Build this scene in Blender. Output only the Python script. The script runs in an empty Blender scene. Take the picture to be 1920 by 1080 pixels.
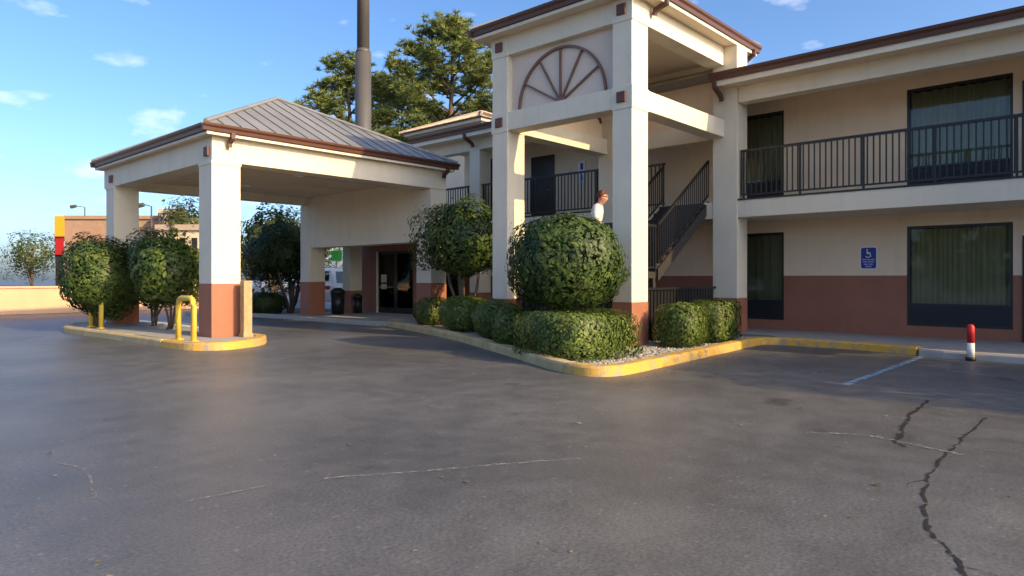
import bpy, bmesh, math, random
import numpy as np
from mathutils import Vector, Matrix

# ------------------------------------------------------------------ camera, sky, sun, exposure
# world x runs along the short side of the canopy, world y along the motel front
scene = bpy.context.scene
FPX, CAM_H, HORIZON = 1270.0, 1.4, 520.0
AX = math.atan2(1160, 1270)
UX, UY = math.sin(AX), math.cos(AX)
cam_d = bpy.data.cameras.new('camera')
cam = bpy.data.objects.new('camera', cam_d)
scene.collection.objects.link(cam)
cam_d.sensor_width = 36.0
cam_d.lens = FPX / 1920 * 36.0
cam_d.shift_y = -(540 - HORIZON) / 1920
cam_d.clip_start, cam_d.clip_end = 0.1, 3000
cam.location = (0, 0, CAM_H)
cam.rotation_euler = (math.pi / 2, 0, -math.atan2(UY, UX))
scene.camera = cam

SUN_EL = math.radians(25)
SUN_DX, SUN_DY = 0.125, -1.0
sun_az = math.atan2(SUN_DX, SUN_DY)          # clockwise from +Y
world = bpy.data.worlds.new('World'); scene.world = world
world.use_nodes = True
wn, wl = world.node_tree.nodes, world.node_tree.links
wn.clear()
wout = wn.new('ShaderNodeOutputWorld'); wbg = wn.new('ShaderNodeBackground')
sky = wn.new('ShaderNodeTexSky'); sky.sky_type = 'NISHITA'; sky.sun_disc = False
sky.sun_elevation = SUN_EL; sky.sun_rotation = sun_az
sky.altitude = 50; sky.air_density = 0.7; sky.dust_density = 2.5; sky.ozone_density = 2.2
wbg.inputs['Strength'].default_value = 0.14
# scattered fair-weather puffs all round the sky
wtc = wn.new('ShaderNodeTexCoord'); wmap = wn.new('ShaderNodeMapping')
wmap.inputs['Scale'].default_value = (1, 1, 2.4); wmap.inputs['Location'].default_value = (5.5, 2.2, 0.3)
wno = wn.new('ShaderNodeTexNoise'); wno.inputs['Scale'].default_value = 9.0; wno.inputs['Detail'].default_value = 6
wno.inputs['Roughness'].default_value = 0.5
wcr = wn.new('ShaderNodeValToRGB'); wcr.color_ramp.elements[0].position = 0.61; wcr.color_ramp.elements[1].position = 0.80
wmx = wn.new('ShaderNodeMixRGB'); wmx.inputs['Color2'].default_value = (5.6, 5.4, 5.4, 1)
wsc = wn.new('ShaderNodeMath'); wsc.operation = 'MULTIPLY'; wsc.inputs[1].default_value = 0.6
wl.new(wtc.outputs['Generated'], wmap.inputs[0]); wl.new(wmap.outputs[0], wno.inputs[0])
wl.new(wno.outputs[0], wcr.inputs[0]); wl.new(wcr.outputs[0], wsc.inputs[0]); wl.new(wsc.outputs[0], wmx.inputs[0])
whs = wn.new('ShaderNodeHueSaturation'); whs.inputs['Saturation'].default_value = 1.16
wl.new(sky.outputs[0], whs.inputs['Color']); wl.new(whs.outputs[0], wmx.inputs['Color1']); wl.new(wmx.outputs[0], wbg.inputs[0]); wl.new(wbg.outputs[0], wout.inputs[0])

sun_d = bpy.data.lights.new('sun', 'SUN'); sun = bpy.data.objects.new('sun', sun_d)
scene.collection.objects.link(sun)
sun_d.energy = 2.8; sun_d.angle = math.radians(0.55); sun_d.color = (1.0, 0.71, 0.345)
ln = math.hypot(SUN_DX, SUN_DY)
sdir = Vector((SUN_DX / ln * math.cos(SUN_EL), SUN_DY / ln * math.cos(SUN_EL), math.sin(SUN_EL)))
sun.rotation_euler = sdir.to_track_quat('Z', 'Y').to_euler()
sun.location = sdir * 60

scene.view_settings.view_transform = 'Standard'
scene.view_settings.look = 'None'
scene.view_settings.gamma = 1.0
scene.view_settings.exposure = 1.15
scene.view_settings.use_curve_mapping = False

# ------------------------------------------------------------------ helpers
R = random.Random(7)
NR = np.random.default_rng(11)
COL = scene.collection

def link(o, parent=None):
    COL.objects.link(o)
    if parent is not None: o.parent = parent
    return o

def tag(o, label=None, cat=None, group=None, kind=None):
    if label: o['label'] = label
    if cat: o['category'] = cat
    if group: o['group'] = group
    if kind: o['kind'] = kind
    return o

def root_of(o):
    while o is not None and o.parent is not None: o = o.parent
    return o

def thing(name, label, cat, loc=(0, 0, 0), group=None):
    o = bpy.data.objects.new(name, None); o.empty_display_size = 0.2
    link(o); o.location = loc
    return tag(o, label, cat, group)

def org(parent):
    """offset (in its root's frame) of a parent chain built without rotation"""
    p = Vector((0, 0, 0)); q = parent
    while q is not None: p += q.location; q = q.parent
    return p

def mesh_obj(name, verts, faces, mat, parent=None, smooth=False):
    """verts in world coordinates"""
    off = org(parent)
    me = bpy.data.meshes.new(name)
    me.from_pydata([tuple(Vector(v) - off) for v in verts], [], faces)
    if smooth: me.shade_smooth()
    me.materials.append(mat)
    o = bpy.data.objects.new(name, me)
    return link(o, parent)

def bm_obj(name, bm, mat, parent=None, smooth=False):
    off = org(parent)
    if off.length > 0: bmesh.ops.translate(bm, verts=bm.verts, vec=-off)
    bmesh.ops.recalc_face_normals(bm, faces=bm.faces)
    me = bpy.data.meshes.new(name); bm.to_mesh(me); bm.free()
    if smooth: me.shade_smooth()
    me.materials.append(mat)
    o = bpy.data.objects.new(name, me)
    return link(o, parent)

def bm_box(bm, a, b, bevel=0.0):
    x0, y0, z0 = a; x1, y1, z1 = b
    vs = [bm.verts.new(p) for p in ((x0,y0,z0),(x1,y0,z0),(x1,y1,z0),(x0,y1,z0),(x0,y0,z1),(x1,y0,z1),(x1,y1,z1),(x0,y1,z1))]
    fs = [bm.faces.new([vs[i] for i in f]) for f in ((3,2,1,0),(4,5,6,7),(0,1,5,4),(1,2,6,5),(2,3,7,6),(3,0,4,7))]
    if bevel > 0:
        es = list({e for f in fs for e in f.edges})
        bmesh.ops.bevel(bm, geom=es, offset=bevel, segments=2, affect='EDGES', profile=0.5)

def box(name, a, b, mat, parent=None, bevel=0.008):
    a2 = [min(p, q) for p, q in zip(a, b)]; b2 = [max(p, q) for p, q in zip(a, b)]
    bm = bmesh.new(); bm_box(bm, a2, b2, bevel)
    return bm_obj(name, bm, mat, parent)

def bm_tube(bm, pts, rad, n=8, caps=True):
    pts = [Vector(p) for p in pts]
    if not hasattr(rad, '__len__'): rad = [rad] * len(pts)
    rings = []
    for i, p in enumerate(pts):
        d = (pts[min(i + 1, len(pts) - 1)] - pts[max(i - 1, 0)])
        d = d.normalized() if d.length > 0 else Vector((0, 0, 1))
        ref = Vector((0, 0, 1)) if abs(d.z) < 0.95 else Vector((1, 0, 0))
        a = d.cross(ref).normalized(); b = d.cross(a).normalized()
        off = math.pi / 4 if n == 4 else 0
        rings.append([bm.verts.new(p + (a * math.cos(off + 2 * math.pi * k / n) + b * math.sin(off + 2 * math.pi * k / n)) * rad[i]) for k in range(n)])
    for r0, r1 in zip(rings, rings[1:]):
        for k in range(n):
            bm.faces.new((r0[k], r0[(k + 1) % n], r1[(k + 1) % n], r1[k]))
    if caps:
        bm.faces.new(rings[0][::-1]); bm.faces.new(rings[-1])

def tube(name, pts, rad, mat, parent=None, n=8, smooth=True):
    bm = bmesh.new(); bm_tube(bm, pts, rad, n)
    return bm_obj(name, bm, mat, parent, smooth)

def prism(name, poly, z0, z1, mat, parent=None, bevel=0.0):
    bm = bmesh.new()
    lo = [bm.verts.new((x, y, z0)) for x, y in poly]; hi = [bm.verts.new((x, y, z1)) for x, y in poly]
    bm.faces.new(lo[::-1]); top = bm.faces.new(hi)
    n = len(poly)
    for k in range(n): bm.faces.new((lo[k], lo[(k + 1) % n], hi[(k + 1) % n], hi[k]))
    if bevel > 0: bmesh.ops.bevel(bm, geom=list(top.edges), offset=bevel, segments=2, affect='EDGES', profile=0.5)
    return bm_obj(name, bm, mat, parent)

def dup(o, parent=None, loc=None):
    c = o.copy(); COL.objects.link(c); c.parent = parent
    if loc is not None: c.location = loc
    return c

def copy_tree(o, parent=None):
    c = o.copy(); COL.objects.link(c); c.parent = parent
    for ch in list(o.children): copy_tree(ch, c)
    return c

def smooth_line(pts, n=6):
    out = []
    P = [Vector((*p, 0)) if len(p) == 2 else Vector(p) for p in pts]
    for i in range(len(P) - 1):
        p0, p1, p2, p3 = P[max(i-1, 0)], P[i], P[i+1], P[min(i+2, len(P)-1)]
        for k in range(n):
            t = k / n
            out.append(0.5 * ((2*p1) + (-p0+p2)*t + (2*p0-5*p1+4*p2-p3)*t*t + (-p0+3*p1-3*p2+p3)*t**3))
    out.append(P[-1]); return out

# ------------------------------------------------------------------ materials
def nodes_of(m):
    m.use_nodes = True
    nt = m.node_tree; nt.nodes.clear()
    out = nt.nodes.new('ShaderNodeOutputMaterial'); bs = nt.nodes.new('ShaderNodeBsdfPrincipled')
    nt.links.new(bs.outputs[0], out.inputs[0])
    return nt, nt.nodes, nt.links, bs, out

def paint(name, col, rough=0.75, var=0.10, scale=1.3, bump=0.12, bscale=90, stain=0.0, metallic=0.0, spec=0.4, piece=0.0, stain_col=(0.25, 0.2, 0.15)):
    m = bpy.data.materials.new(name)
    nt, N, L, bs, out = nodes_of(m)
    tc = N.new('ShaderNodeTexCoord')
    geo = N.new('ShaderNodeNewGeometry')
    no = N.new('ShaderNodeTexNoise'); no.inputs['Scale'].default_value = scale; no.inputs['Detail'].default_value = 7; no.inputs['Roughness'].default_value = 0.6
    L.new(geo.outputs['Position'], no.inputs[0])
    mr = N.new('ShaderNodeMapRange'); mr.inputs[1].default_value = 0.3; mr.inputs[2].default_value = 0.7
    mr.inputs[3].default_value = 1 - var; mr.inputs[4].default_value = 1 + var * 0.6
    L.new(no.outputs[0], mr.inputs[0])
    mul = N.new('ShaderNodeMixRGB'); mul.blend_type = 'MULTIPLY'; mul.inputs[0].default_value = 1; mul.inputs[1].default_value = (*col, 1)
    L.new(mr.outputs[0], mul.inputs[2])
    colout = mul.outputs[0]
    if stain > 0:     # vertical run-off streaks
        mp = N.new('ShaderNodeMapping'); mp.inputs['Scale'].default_value = (5.5, 5.5, 0.5)
        L.new(geo.outputs['Position'], mp.inputs[0])
        n2 = N.new('ShaderNodeTexNoise'); n2.inputs['Scale'].default_value = 1.0; n2.inputs['Detail'].default_value = 6
        L.new(mp.outputs[0], n2.inputs[0])
        cr = N.new('ShaderNodeMapRange'); cr.inputs[1].default_value = 0.54; cr.inputs[2].default_value = 0.78; cr.inputs[3].default_value = 0; cr.inputs[4].default_value = stain
        L.new(n2.outputs[0], cr.inputs[0])
        mx = N.new('ShaderNodeMixRGB'); mx.inputs[2].default_value = (*stain_col, 1)
        L.new(cr.outputs[0], mx.inputs[0]); L.new(colout, mx.inputs[1]); colout = mx.outputs[0]
    if piece > 0:
        oi = N.new('ShaderNodeObjectInfo'); m3 = N.new('ShaderNodeMapRange'); m3.inputs[3].default_value = 1 - piece; m3.inputs[4].default_value = 1 + piece
        L.new(oi.outputs['Random'], m3.inputs[0])
        mm = N.new('ShaderNodeMixRGB'); mm.blend_type = 'MULTIPLY'; mm.inputs[0].default_value = 1
        L.new(colout, mm.inputs[1]); L.new(m3.outputs[0], mm.inputs[2]); colout = mm.outputs[0]
    L.new(colout, bs.inputs['Base Color'])
    rr = N.new('ShaderNodeMapRange'); rr.inputs[3].default_value = max(0.05, rough - 0.1); rr.inputs[4].default_value = min(1, rough + 0.1)
    L.new(no.outputs[0], rr.inputs[0]); L.new(rr.outputs[0], bs.inputs['Roughness'])
    bs.inputs['Metallic'].default_value = metallic
    bs.inputs['Specular IOR Level'].default_value = spec
    if bump > 0:
        nb = N.new('ShaderNodeTexNoise'); nb.inputs['Scale'].default_value = bscale; nb.inputs['Detail'].default_value = 4
        L.new(geo.outputs['Position'], nb.inputs[0])
        bp = N.new('ShaderNodeBump'); bp.inputs['Strength'].default_value = bump; bp.inputs['Distance'].default_value = 0.01
        L.new(nb.outputs[0], bp.inputs['Height']); L.new(bp.outputs[0], bs.inputs['Normal'])
    return m

def leaf_mat(name, c1, c2, c3, trans=0.3, rough=0.5):
    m = bpy.data.materials.new(name)
    nt, N, L, bs, out = nodes_of(m)
    geo = N.new('ShaderNodeNewGeometry')
    cr = N.new('ShaderNodeValToRGB')
    cr.color_ramp.elements[0].color = (*c1, 1); cr.color_ramp.elements[1].color = (*c3, 1)
    e = cr.color_ramp.elements.new(0.55); e.color = (*c2, 1)
    L.new(geo.outputs['Random Per Island'], cr.inputs[0])
    no = N.new('ShaderNodeTexNoise'); no.inputs['Scale'].default_value = 2.2; no.inputs['Detail'].default_value = 3
    L.new(geo.outputs['Position'], no.inputs[0])
    mr = N.new('ShaderNodeMapRange'); mr.inputs[1].default_value = 0.3; mr.inputs[2].default_value = 0.7; mr.inputs[3].default_value = 0.75; mr.inputs[4].default_value = 1.2
    L.new(no.outputs[0], mr.inputs[0])
    mul = N.new('ShaderNodeMixRGB'); mul.blend_type = 'MULTIPLY'; mul.inputs[0].default_value = 1
    L.new(cr.outputs[0], mul.inputs[1]); L.new(mr.outputs[0], mul.inputs[2])
    dn = N.new('ShaderNodeTexNoise'); dn.inputs['Scale'].default_value = 3.6; dn.inputs['Detail'].default_value = 4
    L.new(geo.outputs['Position'], dn.inputs[0])
    dr = N.new('ShaderNodeMapRange'); dr.inputs[1].default_value = 0.62; dr.inputs[2].default_value = 0.74; dr.inputs[4].default_value = 0.6
    L.new(dn.outputs[0], dr.inputs[0])
    dm = N.new('ShaderNodeMixRGB'); dm.inputs[2].default_value = (0.13, 0.10, 0.045, 1)      # dry patches
    L.new(dr.outputs[0], dm.inputs[0]); L.new(mul.outputs[0], dm.inputs[1]); mul = dm
    L.new(mul.outputs[0], bs.inputs['Base Color'])
    bs.inputs['Roughness'].default_value = rough; bs.inputs['Specular IOR Level'].default_value = 0.35
    tr = N.new('ShaderNodeBsdfTranslucent'); mx = N.new('ShaderNodeMixShader'); mx.inputs[0].default_value = trans
    L.new(mul.outputs[0], tr.inputs[0]); L.new(bs.outputs[0], mx.inputs[1]); L.new(tr.outputs[0], mx.inputs[2]); L.new(mx.outputs[0], out.inputs[0])
    return m

def glass_mat(name, tint=(0.8, 0.85, 0.85)):
    m = bpy.data.materials.new(name)
    nt, N, L, bs, out = nodes_of(m)
    tr = N.new('ShaderNodeBsdfTransparent'); tr.inputs[0].default_value = (*tint, 1)
    gl = N.new('ShaderNodeBsdfGlossy'); gl.inputs['Roughness'].default_value = 0.03
    fr = N.new('ShaderNodeFresnel'); fr.inputs[0].default_value = 1.55
    geo = N.new('ShaderNodeNewGeometry'); no = N.new('ShaderNodeTexNoise'); no.inputs['Scale'].default_value = 1.4
    bp = N.new('ShaderNodeBump'); bp.inputs['Strength'].default_value = 0.06; bp.inputs['Distance'].default_value = 0.05
    L.new(geo.outputs['Position'], no.inputs[0]); L.new(no.outputs[0], bp.inputs['Height']); L.new(bp.outputs[0], gl.inputs['Normal'])
    mx = N.new('ShaderNodeMixShader')
    L.new(fr.outputs[0], mx.inputs[0]); L.new(tr.outputs[0], mx.inputs[1]); L.new(gl.outputs[0], mx.inputs[2]); L.new(mx.outputs[0], out.inputs[0])
    return m

def asphalt_mat():
    m = bpy.data.materials.new('sealed_asphalt')
    nt, N, L, bs, out = nodes_of(m)
    geo = N.new('ShaderNodeNewGeometry')
    def noise(scale, det=6, rough=0.6):
        n = N.new('ShaderNodeTexNoise'); n.inputs['Scale'].default_value = scale; n.inputs['Detail'].default_value = det; n.inputs['Roughness'].default_value = rough
        L.new(geo.outputs['Position'], n.inputs[0]); return n
    def rng(src, a, b, c, d):
        r = N.new('ShaderNodeMapRange'); r.inputs[1].default_value = a; r.inputs[2].default_value = b; r.inputs[3].default_value = c; r.inputs[4].default_value = d
        L.new(src, r.inputs[0]); return r
    big = noise(0.35, 7, 0.62); mid = noise(2.6, 8, 0.7); fine = noise(42, 5, 0.75)
    base = N.new('ShaderNodeValToRGB')
    base.color_ramp.elements[0].position = 0.3; base.color_ramp.elements[0].color = (0.066, 0.067, 0.069, 1)
    base.color_ramp.elements[1].position = 0.72; base.color_ramp.elements[1].color = (0.138, 0.138, 0.140, 1)
    L.new(big.outputs[0], base.inputs[0])
    r1 = rng(mid.outputs[0], 0.3, 0.7, 0.8, 1.22)
    mu = N.new('ShaderNodeMixRGB'); mu.blend_type = 'MULTIPLY'; mu.inputs[0].default_value = 1
    L.new(base.outputs[0], mu.inputs[1]); L.new(r1.outputs[0], mu.inputs[2])
    r2 = rng(fine.outputs[0], 0.3, 0.7, 0.55, 1.45)
    mu2 = N.new('ShaderNodeMixRGB'); mu2.blend_type = 'MULTIPLY'; mu2.inputs[0].default_value = 1
    L.new(mu.outputs[0], mu2.inputs[1]); L.new(r2.outputs[0], mu2.inputs[2])
    # pale stones worn free of the sealer
    vo = N.new('ShaderNodeTexVoronoi'); vo.inputs['Scale'].default_value = 13; L.new(geo.outputs['Position'], vo.inputs[0])
    v2 = rng(vo.outputs['Distance'], 0.13, 0.22, 1, 0)
    sel = N.new('ShaderNodeSeparateColor'); L.new(vo.outputs['Color'], sel.inputs[0])
    s2 = rng(sel.outputs[0], 0.62, 0.9, 0, 0.6)
    pm = N.new('ShaderNodeMath'); pm.operation = 'MULTIPLY'; L.new(v2.outputs[0], pm.inputs[0]); L.new(s2.outputs[0], pm.inputs[1])
    mx = N.new('ShaderNodeMixRGB'); mx.inputs[2].default_value = (0.22, 0.20, 0.18, 1)
    L.new(pm.outputs[0], mx.inputs[0]); L.new(mu2.outputs[0], mx.inputs[1])
    # tyre-swept wear streaks, across the drive
    mp = N.new('ShaderNodeMapping'); mp.inputs['Rotation'].default_value = (0, 0, 0.83); mp.inputs['Scale'].default_value = (0.35, 2.6, 1)
    L.new(geo.outputs['Position'], mp.inputs[0])
    st = N.new('ShaderNodeTexNoise'); st.inputs['Scale'].default_value = 1.4; st.inputs['Detail'].default_value = 8; L.new(mp.outputs[0], st.inputs[0])
    s3 = rng(st.outputs[0], 0.56, 0.76, 0, 0.25)
    mx2 = N.new('ShaderNodeMixRGB'); mx2.inputs[2].default_value = (0.15, 0.14, 0.125, 1)
    L.new(s3.outputs[0], mx2.inputs[0]); L.new(mx.outputs[0], mx2.inputs[1])
    oil = noise(1.1, 3, 0.5); o2 = rng(oil.outputs[0], 0.66, 0.73, 0, 0.55)
    mx3 = N.new('ShaderNodeMixRGB'); mx3.inputs[2].default_value = (0.03, 0.03, 0.031, 1)
    L.new(o2.outputs[0], mx3.inputs[0]); L.new(mx2.outputs[0], mx3.inputs[1])
    L.new(mx3.outputs[0], bs.inputs['Base Color'])
    rr = rng(mid.outputs[0], 0.3, 0.7, 0.40, 0.52); L.new(rr.outputs[0], bs.inputs['Roughness'])
    bs.inputs['Specular IOR Level'].default_value = 0.32
    bp = N.new('ShaderNodeBump'); bp.inputs['Strength'].default_value = 0.35; bp.inputs['Distance'].default_value = 0.006
    L.new(fine.outputs[0], bp.inputs['Height'])
    bp2 = N.new('ShaderNodeBump'); bp2.inputs['Strength'].default_value = 0.05; bp2.inputs['Distance'].default_value = 0.03
    L.new(mid.outputs[0], bp2.inputs['Height']); L.new(bp.outputs[0], bp2.inputs['Normal']); L.new(bp2.outputs[0], bs.inputs['Normal'])
    return m

def worn_yellow():
    m = bpy.data.materials.new('worn_yellow_paint')
    nt, N, L, bs, out = nodes_of(m)
    geo = N.new('ShaderNodeNewGeometry')
    a = N.new('ShaderNodeTexNoise'); a.inputs['Scale'].default_value = 4.5; a.inputs['Detail'].default_value = 9; a.inputs['Roughness'].default_value = 0.68
    L.new(geo.outputs['Position'], a.inputs[0])
    cr = N.new('ShaderNodeValToRGB'); cr.color_ramp.elements[0].position = 0.40; cr.color_ramp.elements[0].color = (0.34, 0.27, 0.17, 1)
    cr.color_ramp.elements[1].position = 0.52; cr.color_ramp.elements[1].color = (0.60, 0.35, 0.055, 1)
    L.new(a.outputs[0], cr.inputs[0]); L.new(cr.outputs[0], bs.inputs['Base Color'])
    bs.inputs['Roughness'].default_value = 0.65
    bp = N.new('ShaderNodeBump'); bp.inputs['Strength'].default_value = 0.25; bp.inputs['Distance'].default_value = 0.01
    L.new(a.outputs[0], bp.inputs['Height']); L.new(bp.outputs[0], bs.inputs['Normal'])
    return m

def worn(name, col, a, b, scale):
    """flat mark on the asphalt, worn through in flecks"""
    m = bpy.data.materials.new(name)
    nt, N, L, bs, out = nodes_of(m)
    bs.inputs['Base Color'].default_value = (*col, 1); bs.inputs['Roughness'].default_value = 0.7; bs.inputs['Specular IOR Level'].default_value = 0.2
    geo = N.new('ShaderNodeNewGeometry'); no = N.new('ShaderNodeTexNoise'); no.inputs['Scale'].default_value = scale; no.inputs['Detail'].default_value = 8; no.inputs['Roughness'].default_value = 0.75
    L.new(geo.outputs['Position'], no.inputs[0])
    mr = N.new('ShaderNodeMapRange'); mr.inputs[1].default_value = a; mr.inputs[2].default_value = b
    L.new(no.outputs[0], mr.inputs[0])
    tr = N.new('ShaderNodeBsdfTransparent'); mx = N.new('ShaderNodeMixShader')
    L.new(mr.outputs[0], mx.inputs[0]); L.new(tr.outputs[0], mx.inputs[1]); L.new(bs.outputs[0], mx.inputs[2]); L.new(mx.outputs[0], out.inputs[0])
    return m

M = {
 'trim':   paint('cream_stucco_trim', (0.72, 0.655, 0.52), 0.8, 0.07, 1.1, 0.25, 110, stain=0.22, stain_col=(0.45, 0.40, 0.32)),
 'wall':   paint('beige_stucco_wall', (0.82, 0.655, 0.47), 0.85, 0.07, 0.9, 0.25, 110, stain=0.16, stain_col=(0.42, 0.33, 0.24)),
 'panel':  paint('pinkish_beige_panel', (0.70, 0.575, 0.47), 0.85, 0.05, 1.2, 0.2, 110, stain=0.15, stain_col=(0.45, 0.38, 0.3)),
 'brown':  paint('terracotta_brown_paint', (0.33, 0.135, 0.082), 0.7, 0.12, 1.6, 0.2, 100, stain=0.25, stain_col=(0.25, 0.10, 0.07)),
 'soffit': paint('tan_soffit', (0.70, 0.60, 0.46), 0.8, 0.06, 1.0, 0.1, 60),
 'gutter': paint('dark_brown_metal', (0.098, 0.042, 0.03), 0.42, 0.12, 2.0, 0.03, 40, spec=0.5),
 'accent': paint('brown_accent_tile', (0.13, 0.055, 0.04), 0.6, 0.1, 3),
 'fan':    paint('brown_fan_trim', (0.19, 0.11, 0.08), 0.6, 0.1, 3),
 'roof':   paint('weathered_grey_roof_metal', (0.215, 0.218, 0.225), 0.5, 0.14, 0.8, 0.06, 20, piece=0.06, stain=0.25, stain_col=(0.16, 0.13, 0.11)),
 'tanroof':paint('tan_roof', (0.42, 0.33, 0.25), 0.7, 0.1, 2),
 'iron':   paint('black_painted_iron', (0.012, 0.012, 0.013), 0.4, 0.1, 3, 0.03, 60, spec=0.5),
 'stair':  paint('dark_grey_steel_stair', (0.03, 0.028, 0.027), 0.6, 0.15, 2.5, 0.08, 50),
 'frame':  paint('dark_bronze_frame', (0.02, 0.018, 0.017), 0.35, 0.1, 3, 0.02, 30, spec=0.5),
 'acpanel':paint('blue_black_panel', (0.018, 0.02, 0.028), 0.45, 0.12, 3, 0.03, 40),
 'curtain':paint('olive_tan_curtain', (0.60, 0.52, 0.31), 0.9, 0.1, 4, 0.05, 200),
 'dark':   paint('dark_room', (0.02, 0.019, 0.018), 0.9, 0.1, 2),
 'glass':  glass_mat('window_glass', (0.80, 0.83, 0.80)),
 'asphalt':asphalt_mat(),
 'concrete':paint('grey_concrete', (0.36, 0.345, 0.32), 0.85, 0.16, 1.5, 0.2, 60, stain=0.0),
 'kerbcon':paint('worn_concrete_kerb', (0.50, 0.39, 0.20), 0.85, 0.25, 3.0, 0.3, 50),
 'yellowk':worn_yellow(),
 'yellow': paint('bright_yellow_enamel', (0.66, 0.47, 0.06), 0.5, 0.1, 3, 0.05, 40, spec=0.5, stain=0.15, stain_col=(0.4, 0.25, 0.08)),
 'tar':    worn('crack_tar', (0.026, 0.025, 0.025), 0.40, 0.52, 14),
 'scuff':  worn('pale_scuff', (0.25, 0.24, 0.225), 0.44, 0.60, 20),
 'blueline':worn('faded_blue_line', (0.20, 0.30, 0.38), 0.38, 0.52, 11),
 'faintline':worn('worn_blue_hatching', (0.17, 0.23, 0.29), 0.46, 0.62, 11),
 'wood':   paint('weathered_wood', (0.40, 0.28, 0.15), 0.8, 0.25, 8, 0.3, 60),
 'bark':   paint('grey_brown_bark', (0.13, 0.10, 0.075), 0.9, 0.3, 6, 0.6, 30),
 'pinebark':paint('reddish_pine_bark', (0.12, 0.085, 0.06), 0.9, 0.3, 4, 0.6, 12),
 'gravelbed':paint('gravel_bed', (0.30, 0.28, 0.25), 0.9, 0.3, 8, 0.6, 45),
 'pebble': paint('pale_pebbles', (0.46, 0.44, 0.41), 0.8, 0.35, 11, 0.2, 60),
 'mulch':  paint('brown_mulch', (0.12, 0.075, 0.045), 0.95, 0.4, 9, 0.8, 50),
 'pole':   paint('bronze_sign_pole', (0.085, 0.08, 0.078), 0.45, 0.1, 0.8, 0.03, 10, spec=0.5),
 'brick':  paint('far_brown_brick', (0.38, 0.24, 0.16), 0.85, 0.15, 1.5, 0.1, 20),
 'cream':  paint('far_cream_render', (0.66, 0.55, 0.40), 0.85, 0.1, 1.2),
 'peach':  paint('peach_wall_paint', (0.66, 0.42, 0.26), 0.8, 0.1, 0.8, 0.15, 60, stain=0.2, stain_col=(0.4, 0.26, 0.16)),
 'signyellow': paint('sign_yellow', (0.60, 0.36, 0.02), 0.4, 0.03, 2, 0.0),
 'signred': paint('sign_red', (0.40, 0.015, 0.015), 0.4, 0.03, 2, 0.0),
 'signgreen': paint('sign_green', (0.035, 0.26, 0.045), 0.4, 0.03, 2, 0.0),
 'signblue': paint('sign_blue', (0.014, 0.04, 0.26), 0.4, 0.03, 2, 0.0),
 'white':  paint('white_enamel', (0.78, 0.78, 0.78), 0.4, 0.04, 2, 0.0),
 'offprint': paint('pale_blue_print', (0.30, 0.36, 0.62), 0.5, 0.05, 2, 0.0),
 'carwhite': paint('white_car_paint', (0.72, 0.73, 0.74), 0.2, 0.02, 1, 0.0, spec=0.6),
 'carglass': paint('dark_car_glass', (0.012, 0.016, 0.026), 0.08, 0.02, 1, 0.0, spec=0.6),
 'rubber': paint('tyre_rubber', (0.02, 0.02, 0.02), 0.8, 0.1, 5),
 'chrome': paint('wheel_alloy', (0.45, 0.45, 0.46), 0.3, 0.05, 3, 0.0, metallic=0.8),
 'red':    paint('red_bollard_paint', (0.55, 0.03, 0.03), 0.45, 0.1, 3, 0.02, 30),
 'skin':   paint('skin', (0.50, 0.26, 0.18), 0.55, 0.06, 9, 0.05, 80),
 'hair':   paint('auburn_hair', (0.11, 0.03, 0.018), 0.55, 0.2, 30, 0.4, 90),
 'shirt':  paint('white_shirt', (0.76, 0.74, 0.70), 0.85, 0.05, 4, 0.1, 120),
 'jeans':  paint('dark_trousers', (0.03, 0.035, 0.05), 0.85, 0.15, 6, 0.1, 120),
 'shoe':   paint('black_shoe', (0.015, 0.014, 0.013), 0.5, 0.1, 6),
 'leaf':   leaf_mat('glossy_holly_leaf', (0.022, 0.05, 0.015), (0.058, 0.105, 0.026), (0.135, 0.19, 0.05)),
 'hedge':  leaf_mat('boxwood_leaf', (0.045, 0.085, 0.022), (0.11, 0.165, 0.036), (0.225, 0.28, 0.07)),
 'islandleaf': leaf_mat('ligustrum_leaf', (0.032, 0.07, 0.018), (0.08, 0.13, 0.028), (0.165, 0.215, 0.05)),
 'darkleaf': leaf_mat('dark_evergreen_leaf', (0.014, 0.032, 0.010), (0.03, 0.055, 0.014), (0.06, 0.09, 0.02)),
 'deadleaf': leaf_mat('dry_leaf', (0.16, 0.10, 0.05), (0.30, 0.22, 0.11), (0.45, 0.37, 0.22)),
 'needle': leaf_mat('pine_needle', (0.08, 0.12, 0.04), (0.175, 0.225, 0.06), (0.34, 0.36, 0.10), trans=0.35),
 'fartree': leaf_mat('far_tree_leaf', (0.035, 0.055, 0.018), (0.07, 0.095, 0.028), (0.12, 0.14, 0.04)),
}

# ------------------------------------------------------------------ ground
KERB_PTS = [(11.9,15.75),(11.05,13.2),(10.15,10.85),(9.35,9.2),(8.75,8.0),(8.05,6.65),(7.80,6.0),(7.80,5.62),(8.0,5.40),(8.4,5.33),(9.4,5.38),(10.54,5.45),(12.4,5.58),(13.75,5.66),(14.02,5.50),(14.12,5.15),(14.10,3.95),(13.85,2.85)]
g = mesh_obj('asphalt_lot', [(-250,-250,0),(350,-250,0),(350,500,0),(-250,500,0)], [(0,1,2,3)], M['asphalt']); tag(g, kind='structure')

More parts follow.
